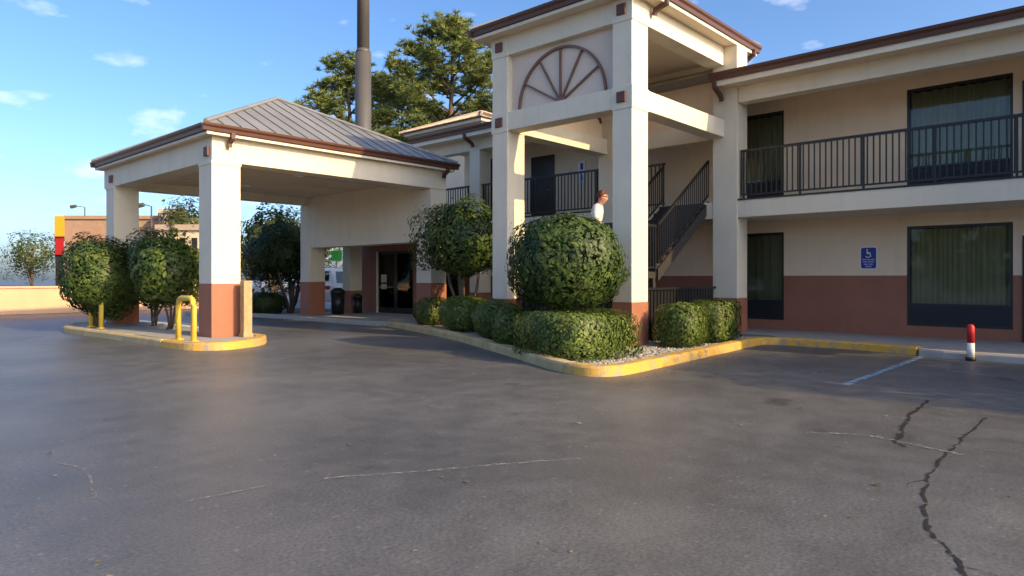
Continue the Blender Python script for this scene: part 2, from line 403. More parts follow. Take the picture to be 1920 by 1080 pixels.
def ribbon(name, pts, w, z, mat, kind='structure', jitter=0.0, seed=1):
    """flat strip on the ground with a ragged edge"""
    rr = random.Random(seed)
    P = [Vector((p[0], p[1], 0)) for p in pts]
    vs, fs = [], []
    for i, p in enumerate(P):
        d = (P[min(i+1, len(P)-1)] - P[max(i-1, 0)]).normalized(); n = Vector((-d.y, d.x, 0))
        ww = w if not hasattr(w, '__len__') else w[i]
        a, b = ww * (0.5 + rr.uniform(-jitter, jitter)), ww * (0.5 + rr.uniform(-jitter, jitter))
        vs += [(p.x + n.x * a, p.y + n.y * a, z), (p.x - n.x * b, p.y - n.y * b, z)]
        if i: k = 2 * i; fs.append((k-2, k-1, k+1, k))
    o = mesh_obj(name, vs, fs, mat); tag(o, kind=kind); return o

def wander(pts, amp, seed, n=5):
    rr = random.Random(seed)
    return [(p.x + rr.uniform(-amp, amp), p.y + rr.uniform(-amp, amp)) for p in smooth_line(pts, n)]

def crack(pts, w, seed):
    """tarred crack of uneven width with short side branches"""
    rr = random.Random(seed); L_ = wander(pts, 0.011, seed, 7)
    ws = [w * (0.55 + 0.6 * abs(math.sin(i * 0.37 + seed)) * rr.uniform(0.5, 1.3)) for i in range(len(L_))]
    ws[0] = ws[-1] = w * 0.15
    ribbon('asphalt_crack', L_, ws, 0.004, M['tar'], jitter=0.3, seed=seed)
    for k in range(3):
        i = rr.randrange(4, len(L_) - 6); x, y = L_[i]; a = rr.uniform(0, 6.28); B = [(x, y)]
        for q in range(6): a += rr.uniform(-0.5, 0.5); x += 0.055 * math.cos(a); y += 0.055 * math.sin(a); B.append((x, y))
        ribbon('asphalt_crack', B, [w * 0.4 * (1 - q / 7) for q in range(7)], 0.0045, M['tar'], jitter=0.25, seed=seed + k)
crack([(8.9,1.72),(8.7,1.69),(7.93,1.66),(7.45,1.61),(6.79,1.51),(6.43,1.47),(6.3,1.36)], 0.036, 3)
crack([(8.2,1.05),(7.17,1.08),(6.55,1.07),(5.72,1.06),(5.31,1.03),(4.65,0.9),(4.29,0.8),(3.99,0.65),(3.6,0.52),(3.2,0.42)], 0.024, 5)
ribbon('tyre_scuff', wander([(2.6,4.15),(3.0,3.88),(3.4,3.64),(3.83,3.39),(4.2,3.13)], 0.006, 7, 8), 0.040, 0.004, M['scuff'], jitter=0.3, seed=8)
ribbon('tyre_scuff', wander([(1.75,4.35),(2.1,4.3),(2.33,4.28)], 0.01, 9, 8), 0.028, 0.004, M['scuff'], jitter=0.4, seed=9)
ribbon('tyre_scuff', wander([(6.30,2.1),(6.52,1.80),(6.50,1.55),(6.42,1.30),(6.32,0.95)], 0.008, 11, 8), 0.05, 0.0052, M['scuff'], jitter=0.4, seed=12)
ribbon('tyre_scuff', wander([(1.47,5.97),(1.53,5.55),(1.38,4.84)], 0.01, 13, 8), 0.022, 0.004, M['scuff'], jitter=0.4, seed=14)
ribbon('parking_line', [(13.7,2.72),(12.5,2.72),(11,2.73),(9.42,2.74)], 0.10, 0.004, M['blueline'], jitter=0.1)
ribbon('parking_line', [(9.46,2.68),(9.3,2.3),(9.1,1.75)], 0.05, 0.0042, M['faintline'], jitter=0.1)
for k in range(3):
    x = 12.4 - k * 1.15
    ribbon('parking_line', [(x, 2.66), (x - 0.9, 1.3), (x - 1.6, 0.2)], 0.05, 0.0041, M['faintline'], jitter=0.25, seed=20 + k)

# walkways (concrete, 0.12 m above the lot)
WK = 0.12
o = prism('walkway', [(14.25,5.6),(14.25,3.95),(14.0,2.85),(13.80,2.2),(13.80,-9),(17.5,-9),(17.5,11.2),(14.8,11.2),(14.8,5.7)], -0.05, WK, M['concrete'], bevel=0.02); tag(o, kind='structure')
o = prism('walkway', [(11.85,15.8),(14.8,11.25),(17.5,11.25),(17.5,22.1),(11.80,22.1)], -0.05, WK - 0.005, M['concrete'], bevel=0.02); tag(o, kind='structure')
# planting bed behind the kerb
def inset(P, d):
    out = []
    for i, p in enumerate(P):
        t = (P[min(i+1, len(P)-1)] - P[max(i-1, 0)]).normalized(); out.append((p.x - t.y*d, p.y + t.x*d))
    return out
inner = inset(smooth_line(KERB_PTS, 5), 0.12)
bed = inner[:-8] + [(14.75, 5.75), (14.75, 11.2), (11.9, 15.6)]
o = prism('planting_bed', bed, -0.05, 0.075, M['gravelbed']); tag(o, kind='structure')

def kerb(name, pts, mat, w=0.24, hgt=0.15, label=None):
    """rounded-top kerb swept along pts (outer face on the line)"""
    P = [Vector((p[0], p[1], 0)) for p in pts]
    prof = [(0.0, -0.03), (0.015, hgt - 0.035), (0.04, hgt - 0.006), (0.07, hgt), (w - 0.02, hgt), (w, hgt - 0.02), (w, -0.03)]
    vs, fs = [], []
    for i, p in enumerate(P):
        d = (P[min(i+1, len(P)-1)] - P[max(i-1, 0)]).normalized(); n = Vector((-d.y, d.x, 0))
        for a, z in prof: vs.append((p.x + n.x * a, p.y + n.y * a, z + R.uniform(-0.003, 0.003)))
    m = len(prof)
    for i in range(len(P) - 1):
        for k in range(m - 1): fs.append((i*m+k, i*m+k+1, (i+1)*m+k+1, (i+1)*m+k))
    fs += [tuple(range(m)), tuple((len(P)-1)*m + k for k in range(m))[::-1]]
    bm = bmesh.new(); vv = [bm.verts.new(v) for v in vs]
    for f in fs: bm.faces.new([vv[i] for i in f])
    o = bm_obj(name, bm, mat); tag(o, kind='structure'); return o
KL = smooth_line(KERB_PTS, 6)
cut = 6 * 6 - 2
kerb('bare_kerb', KL[:cut // 2 + 1], M['kerbcon'])
kerb('bare_kerb', [KL[cut // 2].lerp(KL[cut // 2 + 1], 0.12)] + KL[cut // 2 + 1:cut + 1], M['kerbcon'])
kerb('yellow_kerb', [KL[cut].lerp(KL[cut + 1], 0.08)] + KL[cut + 1:], M['yellowk'])
kerb('ramp_kerb', [(13.83,2.80),(13.7,2.4),(13.66,1.5),(13.66,-8)], M['concrete'], hgt=0.13)
kerb('lobby_kerb', [(10.4,26),(11.0,24),(11.55,22.4),(11.62,21),(11.66,18),(11.72,15.9)], M['concrete'], hgt=0.135)

# canopy island
ISL = [(7.35,14.0),(7.38,16.0),(7.40,20.6),(7.05,21.55),(6.3,21.95),(5.5,21.5),(5.05,20.2),(5.06,18.9),(5.2,16.28),(5.30,13.95),(5.45,13.22),(5.85,12.88),(6.4,12.98),(6.95,13.35)]
isl = [(p.x, p.y) for p in smooth_line(ISL + [ISL[0]], 4)][:-1]
o = prism('canopy_island', [(6.25 + (x-6.25)*0.93, 17.4 + (y-17.4)*0.97) for x, y in isl], -0.05, 0.125, M['concrete']); tag(o, kind='structure')
loop = isl
def arc(a, b):   # pieces of the island kerb, clockwise list reversed so the face looks out
    seg = [loop[k % len(loop)] for k in range(a, b + 1)]
    return seg
nl = len(loop)
i_y0 = 4 * 9 - 1         # painted nose begins
kerb('bare_kerb', arc(4 * 4, i_y0), M['kerbcon'])
kerb('yellow_kerb', [tuple(Vector(loop[i_y0]).lerp(Vector(loop[i_y0+1]), 0.1))] + arc(i_y0 + 1, nl + 2), M['yellowk'])
kerb('white_kerb', [tuple(Vector(loop[2]).lerp(Vector(loop[3]), 0.1))] + arc(3, 4 * 4 - 1) + [tuple(Vector(loop[15]).lerp(Vector(loop[16]), 0.9))], M['white'])

# pebbles on the bed
def pebbles():
    base = [Vector((math.cos(a) * math.cos(b), math.sin(a) * math.cos(b), math.sin(b))) for b in (-0.5, 0.6) for a in (0, 1.57, 3.14, 4.71)]
    fcs = [(0,1,5,4),(1,2,6,5),(2,3,7,6),(3,0,4,7),(4,5,6,7)]
    vs, fs = [], []
    poly = bed
    def inside(x, y):
        c = False; j = len(poly) - 1
        for i in range(len(poly)):
            xi, yi = poly[i]; xj, yj = poly[j]
            if (yi > y) != (yj > y) and x < (xj - xi) * (y - yi) / (yj - yi) + xi: c = not c
            j = i
        return c
    n = 0
    while n < 5200:
        x, y = R.uniform(8, 14.6), R.uniform(5.5, 9.5)
        if n > 3600: y = R.uniform(5.5, 7.2)
        if not inside(x, y): continue
        s = R.uniform(0.014, 0.034); rot = Matrix.Rotation(R.uniform(0, 6.28), 3, 'Z'); k = len(vs)
        for b in base: 
            q = rot @ Vector((b.x * s * R.uniform(0.7, 1.2), b.y * s, b.z * s * 0.7)); vs.append((x + q.x, y + q.y, 0.082 + q.z))
        fs += [tuple(k + i for i in f) for f in fcs]; n += 1
    o = mesh_obj('gravel', vs, fs, M['pebble'])
    tag(o, 'loose pale grey gravel spread in the planting bed by the tower', 'gravel', kind='stuff')
pebbles()

# ------------------------------------------------------------------ building parts shared
def column(parent, u0, v0, su, sv, z0, zb, z1, name='column'):
    """painted post: terracotta foot, cream shaft"""
    box('column_foot', (u0-0.006, v0-0.006, z0), (u0+su+0.006, v0+sv+0.006, zb), M['brown'], parent, 0.012)
    return box(name, (u0, v0, zb), (u0+su, v0+sv, z1), M['trim'], parent, 0.012)

def sq_tube(name, pts, mat, parent, s=0.05):
    return tube(name, pts, s * 1.414 / 2 * 1.4, mat, parent, n=4, smooth=False)

def gutter_run(parent, p, q, outward, z, name='gutter', sz=0.15):
    """K-profile gutter from p to q (xy), outward = unit xy normal"""
    prof = [(0.0, -sz), (0.07, -sz), (0.085, -sz*0.55), (0.125, -sz*0.30), (0.135, 0.0), (0.12, 0.0), (0.11, -0.03), (0.0, -0.03)]
    bm = bmesh.new(); ends = []
    for e in (p, q):
        ends.append([bm.verts.new((e[0] + outward[0]*a, e[1] + outward[1]*a, z + b)) for a, b in prof])
    m = len(prof)
    for k in range(m): bm.faces.new((ends[0][k], ends[0][(k+1) % m], ends[1][(k+1) % m], ends[1][k]))
    bm.faces.new(ends[0][::-1]); bm.faces.new(ends[1])
    return bm_obj(name, bm, M['gutter'], parent)

def hip_roof(parent, x0, x1, y0, y1, ze, za, pw, mat, overhang_th=0.05):
    """pyramid roof of standing seam panels, each panel its own piece"""
    cx, cy = (x0+x1)/2, (y0+y1)/2
    apex = Vector((cx, cy, za))
    sides = [((x0,y0),(x1,y0)), ((x1,y0),(x1,y1)), ((x1,y1),(x0,y1)), ((x0,y1),(x0,y0))]
    for (a, b) in sides:
        A, B = Vector((*a, ze)), Vector((*b, ze))
        e = (B - A).normalized(); Ln = (B - A).length; mid = (A + B) / 2
        s = apex - mid; n = e.cross(s).normalized()
        np_ = max(2, round(Ln / pw)); w = Ln / np_
        for k in range(np_):
            c0, c1 = k * w, (k + 1) * w
            t0, t1 = 1 - abs(c0 - Ln/2) / (Ln/2), 1 - abs(c1 - Ln/2) / (Ln/2)
            poly = [A + e*c0, A + e*c1, A + e*c1 + s*t1, A + e*c0 + s*t0]
            if t0 < 1e-4: poly = poly[:3]
            elif t1 < 1e-4: poly = [poly[0], poly[1], poly[3]]
            if c0 < Ln/2 - 1e-4 < c1 - 2e-4: poly.insert(3, A + e*Ln/2 + s)
            bm = bmesh.new()
            top = [bm.verts.new(p) for p in poly]; bot = [bm.verts.new(p - n*0.03) for p in poly]
            bm.faces.new(top); bm.faces.new(bot[::-1]); m = len(poly)
            for i in range(m): bm.faces.new((top[i], bot[i], bot[(i+1) % m], top[(i+1) % m]))
            # the raised seam on the panel's longer edge
            cc, tt = (c0, t0) if t0 > t1 else (c1, t1)
            tt = min(tt, 0.985)
            if cc > 1e-3 and cc < Ln - 1e-3:
                sg = 1 if cc == c0 else -1
                q0, q1 = A + e*(cc + sg*0.004), A + e*(cc + sg*0.004) + s*tt
                r = [q0, q0 + e*sg*0.016, q1 + e*sg*0.016, q1]
                lo = [bm.verts.new(p + n*0.001) for p in r]; hi = [bm.verts.new(p + n*0.026) for p in r]
                for f in ([hi[0],hi[1],hi[2],hi[3]],[lo[0],lo[1],hi[1],hi[0]],[lo[1],lo[2],hi[2],hi[1]],[lo[2],lo[3],hi[3],hi[2]],[lo[3],lo[0],hi[0],hi[3]]): bm.faces.new(f)
            bm_obj('roof_panel', bm, mat, parent)
    for c in ((x0,y0),(x1,y0),(x1,y1),(x0,y1)):
        C = Vector((*c, ze)); d = apex - C
        tube('hip_cap', [C + Vector((0,0,0.02)), apex + Vector((0,0,0.02))], 0.055, mat, parent, n=6, smooth=False)

def eaves(parent, a0, a1, b0, b1, zs, zg):
    """soffit board, fascia and gutters round a hip roof"""
    box('soffit', (a0, b0, zs), (a1, b1, zs+0.03), M['soffit'], parent, 0.0)
    t = 0.03
    box('fascia', (a0-t, b0-t, zs-0.02), (a1+t, b0, zg-0.16), M['trim'], parent, 0.004)
    box('fascia', (a0-t, b1, zs-0.02), (a1+t, b1+t, zg-0.16), M['trim'], parent, 0.004)
    box('fascia', (a0-t, b0, zs-0.02), (a0, b1, zg-0.16), M['trim'], parent, 0.004)
    box('fascia', (a1, b0, zs-0.02), (a1+t, b1, zg-0.16), M['trim'], parent, 0.004)
    gutter_run(parent, (a0-0.13, b0), (a1+0.13, b0), (0,-1), zg)
    gutter_run(parent, (a1+0.13, b1), (a0-0.13, b1), (0,1), zg)
    gutter_run(parent, (a0, b1), (a0, b0), (-1,0), zg-0.001)
    gutter_run(parent, (a1, b0), (a1, b1), (1,0), zg-0.001)

def elbow(parent, p, n, drop=0.26, reach=0.35, name='downspout'):
    """gutter outlet elbow running back to the wall"""
    p = Vector(p); n = Vector((n[0], n[1], 0))
    pts = [p, p - Vector((0,0,0.10)), p - n*reach*0.9 - Vector((0,0,drop)), p - n*reach - Vector((0,0,drop+0.10))]
    return tube(name, pts, 0.06, M['gutter'], parent, n=4, smooth=False)

# ------------------------------------------------------------------ entrance canopy
pc = thing('entrance_canopy', 'cream drive-through entrance canopy on square columns with hipped grey metal roof', 'canopy', (9.6, 17.75, 0))
PU0, PU1, PV0, PV1 = 6.27, 12.9, 14.30, 21.15
CS = 0.63
for (u, v, zb0, zb1) in ((PU0, PV0, 0.12, 1.26), (PU0, PV1-CS-0.2, 0.12, 1.26), (PU1-0.57, PV0, 0.11, 1.24), (PU1-0.57, PV1-CS, 0.11, 1.24)):
    column(pc, u, v, CS if u == PU0 else 0.57, CS, zb0, zb1, 3.86)
BZ, BT = 3.87, 4.40
box('beam', (PU0+0.01, PV0+0.01, BZ), (PU1, PV0+0.5, BT), M['trim'], pc, 0.01)
box('beam', (PU0+0.01, PV1-0.5, BZ), (PU1, PV1, BT), M['trim'], pc, 0.01)
box('beam', (PU0+0.012, PV0+0.5, BZ+0.001), (PU0+0.5, PV1-0.5, BT), M['trim'], pc, 0.0)
box('header_wall', (PU1-0.56, PV0+0.5, 2.40), (PU1-0.002, PV1-0.5, BT), M['trim'], pc, 0.006)
box('ceiling', (PU0+0.5, PV0+0.5, 4.10), (PU1-0.56, PV1-0.5, 4.14), M['soffit'], pc, 0.0)
for i in range(1, 4):
    box('ceiling_batten', (PU0+0.5, PV0+0.5+i*1.45, 4.075), (PU1-0.56, PV0+0.58+i*1.45, 4.099), M['soffit'], pc, 0.0)
box('column_band', (PU0-0.014, PV0-0.014, 3.80), (PU0+CS+0.014, PV0+CS+0.014, 3.868), M['trim'], pc, 0.006)
box('column_band', (PU0-0.014, PV1-CS-0.214, 3.80), (PU0+CS+0.014, PV1-0.186, 3.868), M['trim'], pc, 0.006)
box('link_ceiling', (PU1, PV0+0.1, 2.62), (14.88, PV1, 2.72), M['soffit'], pc, 0.0)
box('link_roof', (PU1, PV0+0.1, 2.72), (14.88, PV1, 3.0), M['trim'], pc, 0.0)
for v in (PV0+0.12, PV1-CS-0.2+0.1):
    box('accent_block', (PU0-0.045, v, 3.98), (PU0+0.0095, v+0.20, 4.18), M['accent'], pc, 0.012)
eaves(pc, 6.12, 13.04, 14.14, 21.26, 4.40, 4.60)
hip_roof(pc, 6.04, 13.12, 14.06, 21.34, 4.605, 6.40, 0.39, M['roof'])
elbow(pc, (PU0+0.35, PV0-0.23, 4.46), (0,-1), 0.18, 0.16)
elbow(pc, (PU1-0.15, PV0-0.23, 4.46), (0,-1), 0.18, 0.16)
for dv in (1.9, 4.9):
    l = tube('recessed_light', [(9.4, PV0+dv, 4.07), (9.4, PV0+dv, 4.10)], [0.13, 0.16], M['white'], pc, n=14)

# wooden guard post and yellow pipe guards on the island
t = thing('guard_post', 'weathered wooden post standing against the near canopy column', 'post', (6.86, 14.02, 0.12))
box('post', (6.78, 13.90, 0.125), (6.97, 14.09, 1.33), M['wood'], t, 0.02)
box('post_base', (6.765, 13.885, 0.125), (6.985, 14.105, 0.20), M['wood'], t, 0.01)
def pipe_guard(u, v0, v1, label):
    t = thing('pipe_guard', label, 'pipe guard', (u, (v0+v1)/2, 0.12), 'yellow pipe guards on the canopy island')
    r = 0.055; z1 = 0.98; k = 0.16
    pts = [(u, v0, 0.125), (u, v0, z1-k)]
    pts += [(u, v0 + (1-math.cos(a))*k*(1 if v1 > v0 else -1), z1-k+math.sin(a)*k) for a in (0.4, 0.8, 1.2, 1.57)]
    q = [(u, v1, 0.125), (u, v1, z1-k)] + [(u, v1 + (1-math.cos(a))*k*(1 if v0 > v1 else -1), z1-k+math.sin(a)*k) for a in (0.4, 0.8, 1.2, 1.57)]
    tube('pipe', pts + q[::-1], r, M['yellow'], t, n=12)
    for v in (v0, v1): tube('flange', [(u, v, 0.123), (u, v, 0.15)], 0.10, M['yellow'], t, n=12)
pipe_guard(5.62, 13.62, 14.36, 'yellow bent pipe guard beside the near canopy column')
pipe_guard(5.56, 18.95, 19.75, 'yellow bent pipe guard half hidden under the leftmost island shrub')

# ------------------------------------------------------------------ stair tower
tw = thing('stair_tower', 'square cream open stair tower with arched fan panel and hipped roof', 'stair tower', (13.2, 8.8, 0))
TU0, TV0, TV1, TF = 10.98, 6.96, 10.63, 14.92
SU, SV = 0.58, 0.44
ZM0, ZM1, ZT0, ZT1 = 4.65, 5.05, 6.31, 6.74
TU1 = TF + 0.75
cols = [(TU0, TV0, SU, SV), (TU0, TV1-0.46, SU, 0.46), (TF-0.015, 6.64, 0.55, 0.6), (TF-0.015, 10.05, 0.55, 0.44)]
for (u, v, su, sv) in cols:
    column(tw, u, v, su, sv, 0.08, 0.92, ZT1)
    if u == TU0:
        for z0, z1 in ((ZM0-0.03, ZM1+0.01), (ZT0-0.02, ZT1-0.004)):
            box('column_block', (u-0.016, v-0.016, z0), (u+su+0.016, v+sv+0.016, z1), M['trim'], tw, 0.008)
            box('accent_block', (u-0.055, v+sv/2-0.10, (z0+z1)/2-0.10), (u-0.0155, v+sv/2+0.10, (z0+z1)/2+0.11), M['accent'], tw, 0.012)
for z0, z1 in ((ZM0, ZM1), (ZT0, ZT1)):
    box('beam', (TU0+0.004, TV0+SV, z0), (TU0+0.42, TV1-0.46, z1), M['trim'], tw, 0.008)              # front
    box('beam', (TU0+SU, TV0+0.004, z0), (TF, TV0+0.40, z1), M['trim'], tw, 0.008)                     # sunny side
    box('beam', (TU0+SU, TV1-0.42, z0), (TF, TV1-0.004, z1), M['trim'], tw, 0.008)                     # far side
    box('beam', (TF+0.1, 7.24, z0), (TF+0.45, 10.05, z1), M['trim'], tw, 0.008)                        # rear
box('fan_panel', (TU0+0.16, TV0+SV, ZM1), (TU0+0.26, TV1-0.46, ZT0), M['panel'], tw, 0.0)
box('side_panel', (TU0+SU, TV1-0.26, ZM1), (TF, TV1-0.16, ZT0), M['wall'], tw, 0.0)
box('rear_panel', (TF+0.2, 7.24, ZM1), (TF+0.3, 10.05, ZT0), M['wall'], tw, 0.0)
box('ceiling', (TU0+0.42, TV0+0.40, 6.45), (TF+0.1, TV1-0.42, 6.49), M['soffit'], tw, 0.0)
# fan: half ring and five spokes
fc_v, fc_z, fr = (TV0+SV+TV1-0.46)/2 - 0.0, ZM1 + 0.005, 1.165
def fan():
    bm = bmesh.new(); n = 40; x0, x1 = TU0+0.105, TU0+0.158
    ring = []
    for k in range(n + 1):
        a = math.pi * k / n; c, s = math.cos(a), math.sin(a)
        ring.append([bm.verts.new((x, fc_v + c*r, fc_z + s*r)) for x, r in ((x0, fr), (x0, fr-0.048), (x1, fr-0.048), (x1, fr))])
    for a, b in zip(ring, ring[1:]):
        for k in range(4): bm.faces.new((a[k], a[(k+1) % 4], b[(k+1) % 4], b[k]))
    bm.faces.new(ring[0]); bm.faces.new(ring[-1][::-1])
    f = bm_obj('fan_arch', bm, M['fan'], tw)
    for d in (30, 60, 90, 120, 150):
        a = math.radians(d); c, s = math.cos(a), math.sin(a); w = 0.018
        bm = bmesh.new(); vs = []
        for r in (0.05, fr-0.05):
            for x in (x0+0.006, x1):
                for sg in (-1, 1): vs.append(bm.verts.new((x, fc_v + c*r - s*w*sg, fc_z + s*r + c*w*sg)))
        for f4 in ((0,1,3,2),(4,6,7,5),(0,4,5,1),(2,3,7,6),(0,2,6,4),(1,5,7,3)): bm.faces.new([vs[i] for i in f4])
        bm_obj('spoke', bm, M['fan'], f)
    bm = bmesh.new(); vs0 = []; vs1 = []
    for k in range(13):
        a = math.pi * k / 12; vs0.append(bm.verts.new((x0, fc_v + 0.11*math.cos(a), fc_z + 0.11*math.sin(a)))); vs1.append(bm.verts.new((x1, fc_v + 0.11*math.cos(a), fc_z + 0.11*math.sin(a))))
    bm.faces.new(vs0); bm.faces.new(vs1[::-1])
    for k in range(12): bm.faces.new((vs0[k], vs0[k+1], vs1[k+1], vs1[k]))
    bm.faces.new((vs0[12], vs0[0], vs1[0], vs1[12]))
    bm_obj('fan_hub', bm, M['fan'], f)
fan()
eaves(tw, 10.70, 15.98, 6.68, 10.92, 6.74, 6.95)
hip_roof(tw, 10.62, 16.06, 6.60, 11.0, 6.955, 8.2, 0.45, M['roof'])
elbow(tw, (TU0+SU+0.12, TV0-0.35, 6.81), (0,-1), 0.18, 0.28)
elbow(tw, (TU1+0.10, TV0-0.35, 6.81), (0,-1), 0.28, 0.30)

# ------------------------------------------------------------------ motel block
F, W = 14.92, 16.60          # gallery edge and room wall
SL0, SL1 = 2.77, 3.16        # gallery slab
VE0, VE1 = -8.0, 17.45
mt = thing('motel_building', 'two-storey beige motel wing with open galleries and brown painted base', 'building', (16.6, 4.0, 0))
# room windows: (v0, v1)
GW = [(1.72, 3.58), (6.22, 8.02), (-5.2, -3.4), (11.6, 13.2)]
UWN = [(1.72, 3.58), (6.22, 8.02), (-5.2, -3.4), (14.6, 16.2)]
def wall_with_openings(v0, v1, z0, z1, ops, oz0, oz1, mat, name='wall'):
    """wall panels between, above and below the openings"""
    ops = sorted(ops); cur = v0
    for a, b in ops:
        if a > cur: box(name, (W, cur, z0), (W+0.25, a, z1), mat, mt, 0.0)
        if oz0 > z0 + 1e-3: box(name, (W, a, z0), (W+0.25, b, min(oz0, z1)), mat, mt, 0.0)
        if oz1 < z1 - 1e-3: box(name, (W, a, max(oz1, z0)), (W+0.25, b, z1), mat, mt, 0.0)
        cur = b
    if cur < v1: box(name, (W, cur, z0), (W+0.25, v1, z1), mat, mt, 0.0)
BR = 1.44
wall_with_openings(VE0, VE1, 0.10, BR, GW, 0.36, BR, M['brown'], 'wall_base')
wall_with_openings(VE0, VE1, BR, SL0, GW, BR, 2.50, M['wall'])
wall_with_openings(VE0, VE1, SL1, 5.76, UWN, 3.30, 5.46, M['wall'])
for a, b in (((W+0.25, VE0, 0.1), (24, VE0+0.25, 5.76)), ((W+0.25, VE1-0.25, 0.1), (24, VE1, 5.76)), ((23.75, VE0+0.25, 0.1), (24, VE1-0.25, 5.76))):
    box('wall', a, b, M['wall'], mt, 0.0)
# slab, beam, eave
box('gallery_slab', (F, VE0, SL0), (W, VE1, SL1), M['trim'], mt, 0.008)
box('floor_slab', (W, VE0, SL0+0.005), (W+0.4, VE1, SL1-0.005), M['trim'], mt, 0.0)
box('gallery_floor_edge', (F-0.02, VE0, SL1), (F+0.14, 6.63, SL1+0.035), M['iron'], mt, 0.0)
box('gallery_floor_edge', (F-0.02, 10.5, SL1), (F+0.14, VE1, SL1+0.035), M['iron'], mt, 0.0)
box('eave_beam', (F+0.02, VE0, 5.40), (F+0.34, 6.63, 5.76), M['trim'], mt, 0.008)
box('eave_beam', (F+0.02, 10.50, 5.40), (F+0.34, VE1, 5.76), M['trim'], mt, 0.008)
box('gallery_ceiling', (F-0.40, VE0-0.3, 5.76), (W+0.4, 7.02, 5.80), M['soffit'], mt, 0.0)
box('gallery_ceiling', (F+0.56, 7.02, 5.76), (W+0.4, 10.3, 5.80), M['soffit'], mt, 0.0)
box('gallery_ceiling', (F-0.40, 10.3, 5.76), (W+0.4, VE1+0.3, 5.80), M['soffit'], mt, 0.0)
box('fascia', (F-0.43, VE0-0.3, 5.74), (F-0.40, 7.02, 5.87), M['trim'], mt, 0.0)
box('fascia', (F-0.43, 10.3, 5.74), (F-0.40, VE1+0.3, 5.87), M['trim'], mt, 0.0)
gutter_run(mt, (F-0.40, 7.10), (F-0.40, VE0-0.4), (-1,0), 6.03, sz=0.17)
gutter_run(mt, (F-0.40, VE1+0.4), (F-0.40, 10.25), (-1,0), 6.03, sz=0.17)
elbow(mt, (F-0.47, 6.98, 5.83), (-1,0), 0.26, 0.38)
elbow(mt, (F-0.47, 10.38, 5.83), (-1,0), 0.26, 0.38)
elbow(mt, (F-0.47, 15.2, 5.83), (-1,0), 0.26, 0.38)
# roof over the wing, low hip
rm = bmesh.new()
a, b, c, d = F-0.46, 25.0, VE0-0.4, VE1+0.4
pts = [(a,c,6.04),(b,c,6.04),(b,d,6.04),(a,d,6.04),(20,c+5,6.85),(20,d-5,6.85)]
vv = [rm.verts.new(p) for p in pts]
for f in ((0,1,4),(1,2,5,4),(2,3,5),(3,0,4,5),(3,2,1,0)): rm.faces.new([vv[i] for i in f])
bm_obj('roof', rm, M['roof'], mt)
for v in (-1.6, 15.0): column(mt, F, v, 0.5, 0.45, 0.11, 0.92, SL0-0.002); box('column', (F, v, SL1+0.036), (F+0.5, v+0.45, 5.40), M['trim'], mt, 0.01)
column(mt, F, -6.4, 0.5, 0.45, 0.11, 0.92, SL0-0.002)

# windows: frame, glass, pleated curtain, lower panel with grille
def window(v0, v1, z0, z1, cur_frac=1.0):
    wz = z0 + 0.43                       # top of lower panel
    fr = 0.05
    bm = bmesh.new()
    for q in (((W+0.02, v0, z0), (W+0.12, v0+fr, z1)), ((W+0.02, v1-fr, z0), (W+0.12, v1, z1)),
              ((W+0.021, v0+fr, z1-fr), (W+0.12, v1-fr, z1)), ((W+0.021, v0+fr, z0), (W+0.12, v1-fr, z0+fr)),
              ((W+0.021, v0+fr, wz), (W+0.12, v1-fr, wz+fr))): bm_box(bm, *q, bevel=0.004)
    w = bm_obj('window', bm, M['frame'], mt)
    box('glass', (W+0.06, v0+fr, wz+fr), (W+0.066, v1-fr, z1-fr), M['glass'], w, 0.0)
    box('lower_panel', (W+0.045, v0+fr, z0+fr), (W+0.075, v1-fr, wz), M['acpanel'], w, 0.0)
    n = 7
    for k in range(n):
        zz = z0 + fr + 0.05 + k * (wz - z0 - fr - 0.1) / n
        box('grille_slat', (W+0.03, v0+fr+0.1, zz), (W+0.044, v1-fr-0.1, zz+0.018), M['acpanel'], w, 0.0)
    # curtain
    vs, fs = [], []; m = 90; ph = R.uniform(0, 6)
    for k in range(m + 1):
        v = v0 + fr + (v1 - v0 - 2*fr) * k / m
        x = W + 0.185 + 0.045*math.sin(k*0.62 + ph + 0.7*math.sin(k*0.21)) + 0.012*math.sin(k*0.33+1)
        vs += [(x + 0.01*math.sin(k), v, wz), (x, v, z1-0.06)]
        if k: fs.append((2*k-2, 2*k, 2*k+1, 2*k-1))
    mesh_obj('curtain', vs, fs, M['curtain'], w, smooth=True)
    box('room_back', (W+0.55, v0-0.1, z0-0.05), (W+0.6, v1+0.1, z1+0.1), M['dark'], w, 0.0)
for a, b in GW: window(a, b, 0.36, 2.50)
for a, b in UWN: window(a, b, 3.30, 5.46)
# upper gallery doors on the far part, and one beyond the right window
def door(v0, v1, z0, name='door'):
    bm = bmesh.new()
    for q in (((W-0.03, v0, z0), (W-0.001, v0+0.06, z0+2.1)), ((W-0.03, v1-0.06, z0), (W-0.001, v1, z0+2.1)), ((W-0.03, v0+0.06, z0+2.04), (W-0.001, v1-0.06, z0+2.1))): bm_box(bm, *q)
    d = bm_obj(name, bm, M['frame'], mt)
    box('door_leaf', (W-0.018, v0+0.06, z0), (W-0.002, v1-0.06, z0+2.04), M['frame'], d, 0.0)
    tube('handle', [(W-0.02, v0+0.14, z0+1.0), (W-0.07, v0+0.14, z0+1.0), (W-0.07, v0+0.24, z0+1.0)], 0.012, M['chrome'], d, n=6)
for v0, z in ((13.35, SL1), (0.62, SL1), (0.62, 0.12), (13.9, 0.12)): door(v0, v0+0.95, z)

